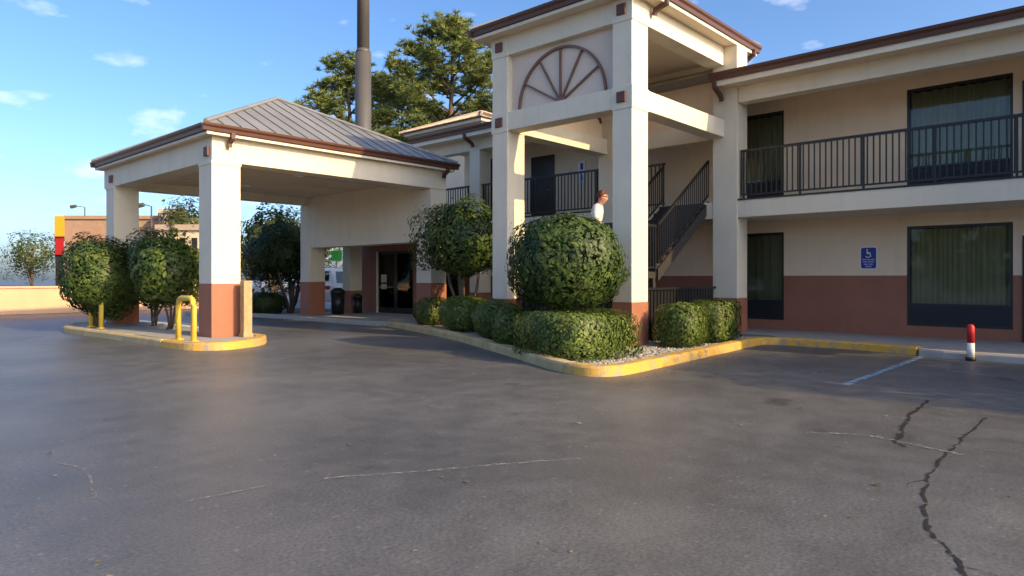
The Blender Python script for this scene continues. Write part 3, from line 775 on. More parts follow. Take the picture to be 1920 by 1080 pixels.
# railings of the gallery: rails, posts, single balusters
def railing(name, p, q, z, parent, hgt=1.12, step=0.115, posts=None, mat=None, rail_w=0.055):
    mat = mat or M['iron']
    p, q = Vector((*p, 0)), Vector((*q, 0)); d = (q - p); Ln = d.length; d.normalize(); n = Vector((-d.y, d.x, 0))
    def bar(nm, s0, s1, z0, z1, w, par):
        a = p + d*s0; b = p + d*s1
        bm = bmesh.new(); vs = []
        for e in (a, b):
            for sg in (-1, 1):
                for zz in (z0, z1): vs.append(bm.verts.new((e.x + n.x*w/2*sg, e.y + n.y*w/2*sg, zz)))
        for f in ((0,1,3,2),(4,6,7,5),(0,4,5,1),(2,3,7,6),(0,2,6,4),(1,5,7,3)): bm.faces.new([vs[i] for i in f])
        return bm_obj(nm, bm, mat, par)
    r = bar(name, 0, Ln, z+hgt-0.055, z+hgt, rail_w, parent)
    bar('bottom_rail', 0, Ln, z+0.07, z+0.105, 0.035, r)
    for s in (posts or []): bar('post', s-0.02, s+0.02, z, z+hgt-0.056, 0.041, r)
    k = int(Ln / step); first = None
    for i in range(k + 1):
        s = (Ln - k*step)/2 + i*step
        if first is None:
            first = bar('baluster', s-0.0125, s+0.0125, z+0.1055, z+hgt-0.0555, 0.025, r); s0 = s
        else:
            dup(first, r, d * (s - s0))
    return r
railing('railing', (F+0.10, 6.60), (F+0.10, -1.12), SL1+0.036, mt, posts=[0.06, 1.32, 2.58, 3.84, 5.1, 6.36, 7.6])
railing('railing', (F+0.10, -1.62), (F+0.10, VE0+0.05), SL1+0.036, mt, posts=[0.1, 3, 6.1])
railing('railing', (F+0.10, 14.98), (F+0.10, 10.52), SL1+0.036, mt, posts=[0.06, 1.5, 2.9, 4.36])
railing('railing', (F+0.10, VE1-0.05), (F+0.10, 15.47), SL1+0.036, mt, posts=[0.06, 1.8])
railing('railing', (F+0.28, 10.02), (F+0.28, 8.66), SL1+0.002, mt, posts=[0.05, 1.31])

# wall sign with accessibility symbol (flat print, illegible lower lines) on the beige wall
sg = thing('parking_sign', 'blue and white accessible parking sign fixed to the beige wall', 'sign', (W-0.02, 4.33, 1.58))
def rrect(v0, v1, z0, z1, r, x0, x1):
    bm = bmesh.new(); pts = []
    for cv, cz, a0 in ((v1-r, z1-r, 0), (v0+r, z1-r, 90), (v0+r, z0+r, 180), (v1-r, z0+r, 270)):
        for k in range(5):
            a = math.radians(a0 + k*22.5); pts.append((cv + r*math.cos(a), cz + r*math.sin(a)))
    A = [bm.verts.new((x0, v, z)) for v, z in pts]; B = [bm.verts.new((x1, v, z)) for v, z in pts]
    bm.faces.new(A); bm.faces.new(B[::-1]); m = len(pts)
    for k in range(m): bm.faces.new((A[k], B[k], B[(k+1) % m], A[(k+1) % m]))
    return bm
bm_obj('backing', rrect(4.155, 4.515, 1.575, 2.09, 0.05, W-0.012, W-0.002), M['white'], sg)
bm_obj('face', rrect(4.18, 4.49, 1.60, 2.065, 0.04, W-0.015, W-0.0125), M['signblue'], sg)
# symbol: head, body, wheel (mirrored in v because the sign is read from -x)
bm = bmesh.new()
def flat(bm, pts, x=W-0.0175):
    A = [bm.verts.new((x, v, z)) for v, z in pts]; B = [bm.verts.new((x+0.002, v, z)) for v, z in pts]
    bm.faces.new(A); bm.faces.new(B[::-1]); m = len(pts)
    for k in range(m): bm.faces.new((A[k], B[k], B[(k+1) % m], A[(k+1) % m]))
cv, cz = 4.335, 1.93
flat(bm, [(cv+0.028 + 0.016*math.cos(a), cz+0.088 + 0.016*math.sin(a)) for a in [k*0.785 for k in range(8)]])
flat(bm, [(cv+0.038, cz+0.065), (cv+0.016, cz+0.065), (cv+0.012, cz-0.01), (cv+0.034, cz-0.01)])
flat(bm, [(cv+0.016, cz+0.035), (cv-0.035, cz+0.035), (cv-0.035, cz+0.018), (cv+0.016, cz+0.018)])
flat(bm, [(cv+0.012, cz+0.008), (cv-0.035, cz+0.008), (cv-0.060, cz-0.065), (cv-0.040, cz-0.065), (cv-0.02, cz-0.011), (cv+0.012, cz-0.0105)])
for k in range(14):
    a0, a1 = math.radians(95 + k*17), math.radians(95 + (k+1)*17 - 0.01)
    c2, z2 = cv+0.012, cz-0.028
    flat(bm, [(c2 - r*math.cos(a)*-1, z2 + r*math.sin(a)) for r, a in ((0.062, a0), (0.062, a1), (0.046, a1), (0.046, a0))])
bm_obj('symbol', bm, M['white'], sg)
bm = bmesh.new()
for z, segs in ((1.785, ((4.46,4.38),(4.365,4.30),(4.285,4.21))), (1.735, ((4.45,4.36),(4.345,4.22))), (1.68, ((4.43,4.35),(4.33,4.24))), (1.63, ((4.40,4.27),))):
    for a_, b_ in segs: flat(bm, [(a_, z), (b_, z), (b_, z+0.028), (a_, z+0.028)])
bm_obj('small_print', bm, M['offprint'], sg)

# small framed notice on the upper gallery wall
nt_ = thing('wall_notice', 'small white framed notice on the upper gallery wall behind the tower', 'notice', (W-0.02, 12.3, 4.2))
box('notice_frame', (W-0.03, 12.15, 4.28), (W-0.002, 12.40, 4.92), M['white'], nt_, 0.006)
box('notice_face', (W-0.034, 12.22, 4.66), (W-0.0305, 12.33, 4.86), M['signblue'], nt_, 0.0)
box('notice_face', (W-0.034, 12.22, 4.34), (W-0.0305, 12.33, 4.50), M['offprint'], nt_, 0.0)

# ------------------------------------------------------------------ lobby front under the canopy
lb = thing('lobby_front', 'brown painted motel lobby front with dark glass entrance door under the canopy', 'lobby', (15, 19.5, 0))
LF = 14.95
box('wall_base', (LF, 20.36, 0.11), (LF+0.3, 21.72, 1.18), M['brown'], lb, 0.0)
box('wall', (LF+0.012, 20.36, 1.18), (LF+0.3, 21.72, 2.62), M['brown'], lb, 0.0)
box('wall_base', (LF, VE1+0.01, 0.11), (LF+0.3, 18.26, 1.18), M['brown'], lb, 0.0)
box('wall', (LF+0.012, VE1+0.01, 1.18), (LF+0.3, 18.26, 2.62), M['brown'], lb, 0.0)
box('door_header', (LF+0.01, 18.26, 2.34), (LF+0.3, 20.36, 2.62), M['brown'], lb, 0.0)
box('end_wall', (LF+0.3, 21.47, 0.11), (24, 21.72, 3.2), M['wall'], lb, 0.0)
box('upper_wall', (LF, VE1+0.01, 2.73), (LF+0.3, 21.72, 3.2), M['trim'], lb, 0.0)
box('flat_roof', (LF-0.2, VE1+0.02, 3.2), (24.2, 21.95, 3.38), M['roof'], lb, 0.0)
box('inner_room', (LF+1.6, 17.6, 0.11), (LF+1.7, 21.4, 2.7), M['dark'], lb, 0.0)
box('mullion', (LF-0.02, 20.30, 0.11), (LF+0.1, 20.36, 2.34), M['trim'], lb, 0.0)
for v0, v1 in ((18.28, 19.28), (19.30, 20.29)):
    bm = bmesh.new()
    for q in (((LF+0.03, v0, 0.12), (LF+0.08, v0+0.07, 2.33)), ((LF+0.03, v1-0.07, 0.12), (LF+0.08, v1, 2.33)), ((LF+0.031, v0+0.07, 2.24), (LF+0.079, v1-0.07, 2.33)), ((LF+0.031, v0+0.07, 0.12), (LF+0.079, v1-0.07, 0.32))): bm_box(bm, *q)
    d = bm_obj('entrance_door', bm, M['frame'], lb)
    box('glass', (LF+0.05, v0+0.07, 0.32), (LF+0.056, v1-0.07, 2.24), M['glass'], d, 0.0)
    tube('push_bar', [(LF+0.0, v0+0.12, 1.05), (LF+0.0, v1-0.12, 1.05)], 0.015, M['chrome'], d, n=6)
box('door_notice', (LF+0.02, 19.80, 1.22), (LF+0.029, 20.12, 1.50), M['curtain'], lb, 0.0)
box('door_notice', (LF+0.02, 19.80, 0.98), (LF+0.029, 20.12, 1.16), M['cream'], lb, 0.0)
column(lb, 14.0, 20.62, 0.5, 0.5, 0.11, 0.92, 2.62)
# litter bins by the lobby column
def bin_(u, v, r, hgt, label):
    t = thing('litter_bin', label, 'litter bin', (u, v, WK), 'litter bins at the lobby entrance')
    tube('bin_body', [(u, v, WK), (u, v, WK+hgt*0.8)], [r*0.88, r], M['iron'], t, n=16)
    tube('bin_lid', [(u, v, WK+hgt*0.8), (u, v, WK+hgt*0.88), (u, v, WK+hgt)], [r*1.06, r*1.06, r*0.5], M['frame'], t, n=16)
bin_(13.3, 20.35, 0.24, 0.92, 'wide black litter bin between the canopy column and the lobby column')
bin_(14.15, 20.40, 0.17, 0.70, 'slim black litter bin beside the lobby column')

# ------------------------------------------------------------------ staircase inside the tower
st = thing('staircase', 'dark steel staircase with landing and railings inside the tower', 'staircase', (13, 8.7, 0.1))
LZ = 1.52
box('landing', (11.62, 7.46, LZ-0.14), (12.72, 9.98, LZ), M['stair'], st, 0.0)
def flight(v0, v1, u0, z0, u1, z1, n):
    """treads and stringers from (u0,z0) up to (u1,z1)"""
    du, dz = (u1-u0)/n, (z1-z0)/n
    for v in (v0, v1):
        bm = bmesh.new(); sgn = 1 if u1 > u0 else -1
        prof = [(u0, z0-0.20), (u1, z1-0.20), (u1, z1+0.06), (u0, z0+0.06)]
        A = [bm.verts.new((u, v-0.022, z)) for u, z in prof]; B = [bm.verts.new((u, v+0.022, z)) for u, z in prof]
        bm.faces.new(A); bm.faces.new(B[::-1])
        for k in range(4): bm.faces.new((A[k], B[k], B[(k+1) % 4], A[(k+1) % 4]))
        bm_obj('stringer', bm, M['stair'], st)
    for k in range(n):
        u, z = u0 + du*k, z0 + dz*(k+1)
        box('tread', (u, v0+0.023, z-0.05), (u+du*1.08, v1-0.023, z), M['stair'], st, 0.004)
        box('riser', (u, v0+0.024, z-dz-0.001), (u+(0.02 if du > 0 else -0.02), v1-0.024, z-0.051), M['stair'], st, 0.0)
def stair_rail(v, u0, z0, u1, z1, hgt=0.95):
    sl = (z1-z0)/(u1-u0)
    r = tube('handrail', [(u0, v, z0+hgt), (u1, v, z1+hgt)], 0.035, M['iron'], st, n=4, smooth=False)
    tube('lower_rail', [(u0, v, z0+0.14), (u1, v, z1+0.14)], 0.022, M['iron'], r, n=4, smooth=False)
    n = int(abs(u1-u0) / 0.095); first = None
    for k in range(n + 1):
        u = u0 + (u1-u0)*k/n; z = z0 + (u-u0)*sl
        if first is None:
            first = box('baluster', (u-0.011, v-0.011, z+0.145), (u+0.011, v+0.011, z+hgt-0.01), M['iron'], r, 0.0); b0 = (u, z)
        else: dup(first, r, (u-b0[0], 0, z-b0[1]))
flight(7.42, 8.62, 12.70, LZ, 15.05, SL1-0.02, 9)
flight(8.78, 9.96, 15.0, 0.12, 12.70, LZ, 8)
stair_rail(7.42, 12.72, LZ+0.05, 15.05, SL1+0.05)
stair_rail(8.62, 12.72, LZ+0.05, 15.05, SL1+0.05)
stair_rail(8.80, 12.72, LZ+0.05, 14.9, 0.22)
railing('landing_railing', (11.64, 7.46), (11.64, 9.98), LZ, st, hgt=1.0, posts=[0.03, 1.26, 2.49])
railing('landing_railing', (11.66, 7.46), (12.70, 7.46), LZ, st, hgt=1.0, posts=[1.01])
for (u, v) in ((11.70, 7.52), (11.70, 9.92), (12.66, 7.52), (12.66, 9.92)):
    box('landing_post', (u-0.05, v-0.05, 0.09), (u+0.05, v+0.05, LZ-0.14), M['stair'], st, 0.0)

# low black fence closing the foot of the tower
fn = thing('low_fence', 'low black slatted fence closing the foot of the stair tower', 'fence', (12.5, 7.3, 0.1))
def fence(p, q, z0, z1, step=0.135, w=0.095):
    p, q = Vector((*p, 0)), Vector((*q, 0)); d = q - p; Ln = d.length; d.normalize(); along_x = abs(d.x) > 0.5
    def piece(nm, s0, s1, za, zb, th):
        a, b = p + d*s0, p + d*s1
        lo = (min(a.x,b.x) - (0 if along_x else th/2), min(a.y,b.y) - (th/2 if along_x else 0), za)
        hi = (max(a.x,b.x) + (0 if along_x else th/2), max(a.y,b.y) + (th/2 if along_x else 0), zb)
        return box(nm, lo, hi, M['iron'], fn, 0.0)
    piece('cap_rail', 0, Ln, z1-0.05, z1, 0.12)
    piece('fence_rail', 0, Ln, z0+0.15, z0+0.21, 0.03)
    n = int(Ln / step); first = None
    for k in range(n):
        if first is None: first = piece('slat', 0.02, 0.02+w, z0+0.02, z1-0.051, 0.022)
        else: dup(first, fn, first.location + d*(k*step))
fence((11.62, 7.20), (14.88, 7.20), 0.09, 1.19)
fence((11.30, 7.46), (11.30, 10.12), 0.09, 0.95)

# ------------------------------------------------------------------ person on the landing
def skin_mesh(name, verts, edges, radii, mat, parent=None, sub=2, loc=(0,0,0)):
    me = bpy.data.meshes.new(name); me.from_pydata(verts, edges, [])
    o = bpy.data.objects.new(name, me); link(o, parent); o.location = loc
    me.materials.append(mat)
    sk = o.modifiers.new('skin', 'SKIN'); sk.use_smooth_shade = True
    if not me.skin_vertices: me.skin_vertices.new()
    for i, r in enumerate(radii):
        rr = r if hasattr(r, '__len__') else (r, r)
        me.skin_vertices[0].data[i].radius = rr
    me.skin_vertices[0].data[0].use_root = True
    ss = o.modifiers.new('subsurf', 'SUBSURF'); ss.levels = sub; ss.render_levels = sub
    return o
def person(u, v, z):
    """local frame: x forward (the way the person faces), y left, z up; leaning a little forward, looking down"""
    p = thing('person', 'person in a white shirt on the stair landing, looking down behind the round bush', 'person', (u, v, z))
    p.rotation_euler = (0, 0, math.radians(-62)); p.scale = (1.06, 1.06, 1.06)
    V, E_, Rd = [], [], []
    def add(co, r, par=None):
        V.append(co); Rd.append(r)
        if par is not None: E_.append((par, len(V)-1))
        return len(V)-1
    pel = add((0,0,0.90), (0.13,0.10)); wst = add((0.02,0,1.06), (0.12,0.095), pel); ch = add((0.06,0,1.26), (0.15,0.11), wst)
    nk0 = add((0.10,0,1.39), (0.075,0.07), ch); nk1 = add((0.135,0,1.44), (0.066,0.068), nk0)
    h0 = add((0.165,0,1.50), (0.085,0.088), nk1); h1 = add((0.185,0,1.565), (0.105,0.118), h0); h2 = add((0.185,0,1.63), (0.09,0.10), h1)
    nose = add((0.290,0,1.530), 0.016, h0)
    for s in (-1, 1):
        sh = add((0.07, 0.17*s, 1.34), 0.058, ch); el = add((0.06, 0.24*s, 1.08), 0.043, sh); wr = add((0.22, 0.25*s, 0.92), 0.030, el)
        pm = add((0.29, 0.245*s, 0.88), (0.030,0.022), wr)
        for j, (dy, ln) in enumerate(((-0.03,0.07),(-0.01,0.08),(0.01,0.075),(0.03,0.06))):
            k1 = add((0.32, 0.245*s+dy, 0.865), 0.009, pm); add((0.32+ln*0.6, 0.245*s+dy, 0.865-ln*0.6), 0.008, k1)
        add((0.30, 0.245*s-0.05*s, 0.895), 0.009, pm)
        hp = add((0, 0.10*s, 0.84), 0.092, pel); kn = add((0.05 if s > 0 else 0.02, 0.11*s, 0.47), 0.060, hp); an = add((0.0, 0.11*s, 0.09), 0.040, kn); add((0.12, 0.12*s, 0.04), 0.035, an)
    body = skin_mesh('body', V, E_, Rd, M['skin'], p)
    # clothing: slightly larger skins
    V2 = [(0,0,0.88),(0.02,0,1.06),(0.06,0,1.27),(0.095,0,1.375)]; E2 = [(0,1),(1,2),(2,3)]; R2 = [(0.18,0.14),(0.17,0.14),(0.215,0.165),(0.12,0.115)]
    for s in (-1, 1):
        n = len(V2); V2 += [(0.07,0.175*s,1.34),(0.063,0.225*s,1.15),(0.06,0.24*s,1.06)]; R2 += [0.10,0.08,0.075]; E2 += [(2,n),(n,n+1),(n+1,n+2)]
    skin_mesh('shirt', V2, E2, R2, M['shirt'], p)
    V3 = [(0,0,0.92),(0,0,0.86)]; E3 = [(0,1)]; R3 = [(0.145,0.115),(0.145,0.115)]
    for s in (-1, 1):
        n = len(V3); V3 += [(0,0.10*s,0.80),(0.05 if s > 0 else 0.02,0.11*s,0.47),(0.0,0.11*s,0.09)]; R3 += [0.105,0.075,0.062]; E3 += [(1,n),(n,n+1),(n+1,n+2)]
    skin_mesh('trousers', V3, E3, R3, M['jeans'], p)
    for s in (-1, 1):
        skin_mesh('shoe', [(-0.05,0.11*s,0.045),(0.03,0.115*s,0.05),(0.16,0.12*s,0.035)], [(0,1),(1,2)], [0.042,0.05,0.036], M['shoe'], p)
        bm = bmesh.new(); bmesh.ops.create_uvsphere(bm, u_segments=8, v_segments=6, radius=0.012, matrix=Matrix.Translation((0.262, 0.032*s, 1.575)))
        me = bpy.data.meshes.new('eye'); bm.to_mesh(me); bm.free(); me.materials.append(M['dark']); link(bpy.data.objects.new('eye', me), p)
        skin_mesh('ear', [(0.17,0.088*s,1.53),(0.165,0.094*s,1.57)], [(0,1)], [0.012,0.016], M['skin'], p, 1)
    skin_mesh('hair', [(0.115,0,1.52),(0.13,0,1.60),(0.175,0,1.665),(0.235,0,1.66)], [(0,1),(1,2),(2,3)], [(0.085,0.08),(0.115,0.11),(0.115,0.09),(0.085,0.05)], M['hair'], p)
person(12.35, 8.80, LZ)

# ------------------------------------------------------------------ vegetation
def leaves_obj(name, C, Nrm, size, mat, parent, aspect=0.55, tilt=0.75, seed=0):
    """C centres (n,3) relative to world; one folded 4-point leaf per centre"""
    rg = np.random.default_rng(seed)
    n = len(C)
    d = Nrm + rg.normal(0, tilt, (n, 3)); d /= np.linalg.norm(d, axis=1)[:, None]
    r = rg.normal(0, 1, (n, 3)); a = np.cross(d, r); a /= np.linalg.norm(a, axis=1)[:, None]
    b = np.cross(d, a)
    s = size * np.clip(rg.lognormal(-0.05, 0.33, (n, 1)), 0.4, 2.0)
    off = np.array(org(parent))
    P = C - off
    v0 = P - a*s*0.5; v1 = P + b*s*aspect*0.5 + d*s*0.12; v2 = P + a*s*0.5; v3 = P - b*s*aspect*0.5 + d*s*0.12
    co = np.stack([v0, v1, v2, v3], 1).reshape(-1, 3).astype(np.float32)
    me = bpy.data.meshes.new(name)
    me.vertices.add(4*n); me.vertices.foreach_set('co', co.ravel())
    me.loops.add(4*n); me.loops.foreach_set('vertex_index', np.arange(4*n, dtype=np.int32))
    me.polygons.add(n); me.polygons.foreach_set('loop_start', np.arange(0, 4*n, 4, dtype=np.int32)); me.polygons.foreach_set('loop_total', np.full(n, 4, np.int32))
    me.update(); me.validate()
    me.materials.append(mat)
    return link(bpy.data.objects.new(name, me), parent)

def dirs(n, rg):
    d = rg.normal(0, 1, (n, 3)); return d / np.linalg.norm(d, axis=1)[:, None]

def lump(d, rg, k=14, amp=0.12, sharp=7):
    """bumpy radius factor: broad bulges plus small tufts and dents"""
    f = np.zeros(len(d))
    for kk, sh, am in ((k, sharp, amp), (k * 5, sharp * 6, amp * 0.55)):
        c = dirs(kk, rg); w = rg.uniform(-0.9, 1.0, kk)
        f += am * (np.exp(sh * (d @ c.T - 1)) @ w)
    return 1 + f

def ball_crown(c, rad, n, seed, amp=0.12, depth=0.35, flat_bottom=None, k=22, sharp=9, p=2.0):
    rg = np.random.default_rng(seed)
    d = dirs(n, rg)
    sup = (np.abs(d) ** p).sum(1) ** (-1.0 / p)
    f = sup * lump(d, rg, k, amp, sharp)
    rr = f * (1 - depth * rg.random(n) ** 2.0) * (1 + np.abs(rg.normal(0, 0.03, n)))
    out = rg.random(n) < 0.012; rr[out] *= rg.uniform(1.03, 1.14, out.sum())      # stray shoots
    P = d * rr[:, None] * np.array(rad)
    if flat_bottom is not None:
        low = P[:, 2] < flat_bottom
        P[low, 2] = flat_bottom - (flat_bottom - P[low, 2]) * 0.3 + rg.normal(0, 0.04, low.sum())
    nr = d / np.array(rad); nr /= np.linalg.norm(nr, axis=1)[:, None]
    return P + np.array(c), nr

def stems(parent, base, tops, r0, mat, seed=0, name='trunk'):
    rr = random.Random(seed); bm = bmesh.new()
    for t in tops:
        b = Vector(base) + Vector((rr.uniform(-0.08,0.08), rr.uniform(-0.08,0.08), -0.03)); t = Vector(t)
        m = b.lerp(t, 0.45) + Vector((rr.uniform(-0.1,0.1), rr.uniform(-0.1,0.1), 0))
        bm_tube(bm, [b, b.lerp(m, 0.5) + Vector((0.02,0,0)), m, m.lerp(t, 0.6), t], [r0, r0*0.9, r0*0.75, r0*0.5, r0*0.2], n=7)
    return bm_obj(name, bm, mat, parent, True)

def topiary(name, label, base, c, rad, n, size, mat, seed, amp=0.12, ntops=5, r0=0.045, flat=None, depth=0.4, group=None, cat='tree', k=22, sharp=9, p=2.0):
    t = thing(name, label, cat, base, group)
    rr = random.Random(seed)
    tops = [(c[0] + rr.uniform(-0.6,0.6)*rad[0], c[1] + rr.uniform(-0.6,0.6)*rad[1], c[2] + rr.uniform(-0.1,0.5)*rad[2]) for _ in range(ntops)]
    stems(t, base, tops, r0, M['bark'], seed)
    P, N = ball_crown(c, rad, n, seed, amp, depth, flat, k, sharp, p)
    leaves_obj('crown', P, N, size, mat, t, seed=seed, tilt=0.95)
    return t
# clipped ball in front of the tower
topiary('round_bush', 'large round clipped bush on short stems in front of the tower', (9.85,7.6,0.075), (9.82,7.62,1.66), (0.98,0.98,0.86), 22000, 0.080, M['leaf'], 3, k=34, sharp=16, amp=0.13, flat=-0.66, cat='bush', r0=0.04, ntops=8, depth=0.5, p=2.4)
# tree between tower and canopy
topiary('small_tree', 'small leafy tree between the stair tower and the canopy', (12.05,12.75,0.075), (12.0,12.62,2.40), (1.02,1.05,0.98), 13000, 0.095, M['leaf'], 5, amp=0.36, depth=0.6, cat='tree', r0=0.05, ntops=7, k=26, sharp=14)
# island shrubs
topiary('island_shrub', 'bushy shrub at the left end of the canopy island hiding the column foot', (5.72,19.75,0.12), (5.74,19.72,1.36), (0.84,0.98,0.96), 13000, 0.09, M['islandleaf'], 8, amp=0.24, depth=0.5, group='shrubs on the canopy island', cat='shrub', k=24, sharp=12, p=2.6, ntops=9)
topiary('island_shrub', 'bushy shrub on thin stems between the two canopy columns', (6.6,17.4,0.12), (6.42,17.0,1.52), (0.76,0.86,0.68), 10000, 0.09, M['islandleaf'], 9, amp=0.24, depth=0.5, group='shrubs on the canopy island', cat='shrub', k=24, sharp=12, ntops=5, p=2.8, r0=0.03)
topiary('island_shrub', 'dark shrub in the shade just behind the left canopy column', (6.75,19.0,0.12), (6.78,18.75,1.55), (0.72,0.95,0.90), 9000, 0.09, M['islandleaf'], 10, amp=0.34, depth=0.55, group='shrubs on the canopy island', cat='shrub', k=24, sharp=12, p=2.4, r0=0.03)

# clipped hedges: rounded blocks
def hedge(label, c, rad, n, seed, rot=0.0, size=0.055, p=4.5, mat=None, group='clipped hedges along the kerb'):
    t = thing('clipped_hedge', label, 'hedge', (c[0], c[1], 0.085), group)
    rg = np.random.default_rng(seed)
    d = dirs(n, rg)
    sup = (np.abs(d) ** p).sum(1) ** (-1.0 / p)
    f = sup * lump(d, rg, 36, 0.10, 16) * (1 - 0.4 * rg.random(n) ** 2.0)
    P = d * f[:, None]
    nr = np.sign(d) * np.abs(P) ** (p - 1); nr /= (np.linalg.norm(nr, axis=1)[:, None] + 1e-6)
    P = P * np.array(rad); P[:, 2] = np.maximum(P[:, 2], -rad[2] + 0.01)
    # stray shoots above the clipped top
    st_ = rg.random(n) < 0.02; P[st_, 2] += rg.uniform(0.02, 0.07, st_.sum())
    cr, sr = math.cos(rot), math.sin(rot)
    rotm = np.array([[cr, sr, 0], [-sr, cr, 0], [0, 0, 1]])
    leaves_obj('foliage', P @ rotm + np.array(c), nr @ rotm, size, mat or M['hedge'], t, seed=seed, tilt=0.9)
    rr = random.Random(seed)
    stems(t, (c[0], c[1], 0.085), [(c[0]+rr.uniform(-0.5,0.5)*rad[0], c[1]+rr.uniform(-0.5,0.5)*rad[1], c[2]+0.1) for _ in range(5)], 0.02, M['bark'], seed, 'stems')
    return t
hedge('large clipped hedge block at the kerb corner in front of the round bush', (9.18,6.92,0.44), (0.82,0.86,0.38), 15000, 21, rot=-0.2, p=6.0)
hedge('low ragged hedge clump just left of the corner hedge', (9.62,8.72,0.44), (0.40,0.46,0.38), 6500, 23, rot=-0.45, p=3.0)
hedge('shaded hedge block under the left tower column', (10.50,10.0,0.48), (0.48,0.62,0.42), 7500, 24, rot=-0.45, p=3.2)
hedge('shaded rounded hedge in front of the small tree', (11.62,12.2,0.50), (0.58,0.85,0.44), 8500, 25, rot=-0.4, p=2.8)
hedge('shaded hedge at the lobby end of the kerb', (12.55,14.5,0.46), (0.45,0.62,0.40), 6500, 26, rot=-0.35, p=2.8)
hedge('yellow-green clipped hedge left of its twin beside the yellow kerb', (11.76,6.34,0.48), (0.47,0.40,0.41), 8000, 27, p=5.0)
hedge('yellow-green clipped hedge nearest the wing walkway', (13.02,6.30,0.50), (0.60,0.40,0.43), 8500, 28, p=5.0)

# bed beyond the canopy: dark tree and hedge
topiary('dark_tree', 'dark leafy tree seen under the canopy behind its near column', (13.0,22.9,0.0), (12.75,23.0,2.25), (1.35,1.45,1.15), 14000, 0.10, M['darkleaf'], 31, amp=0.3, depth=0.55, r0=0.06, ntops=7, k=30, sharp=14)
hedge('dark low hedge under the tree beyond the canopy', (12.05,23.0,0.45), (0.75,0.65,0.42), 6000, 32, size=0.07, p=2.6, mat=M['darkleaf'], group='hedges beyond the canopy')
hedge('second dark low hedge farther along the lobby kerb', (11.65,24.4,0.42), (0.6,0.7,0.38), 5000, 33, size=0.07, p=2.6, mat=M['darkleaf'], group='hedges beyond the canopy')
bd = prism('planting_bed', [(11.15,24.0),(11.72,22.35),(15.5,22.15),(15.5,26.3),(10.6,26.3)], -0.05, 0.08, M['mulch']); tag(bd, kind='structure')

# tree standing out of the picture to the right, whose shadow lies across the parking bay
tan_e = math.tan(SUN_EL)
def shadow_tree(u_s, v_s, z_c, rad, seed):
    D = z_c / tan_e
    c = (u_s + SUN_DX * D, v_s - D, z_c)
    topiary('parking_tree', 'rounded tree beside the parking bays right of the picture', (c[0], c[1], 0), c, rad, 16000, 0.16, M['leaf'], seed, amp=0.1, depth=0.6, r0=0.1, ntops=8)
shadow_tree(11.2, 0.15, 4.2, (2.55, 2.3, 2.5), 41)

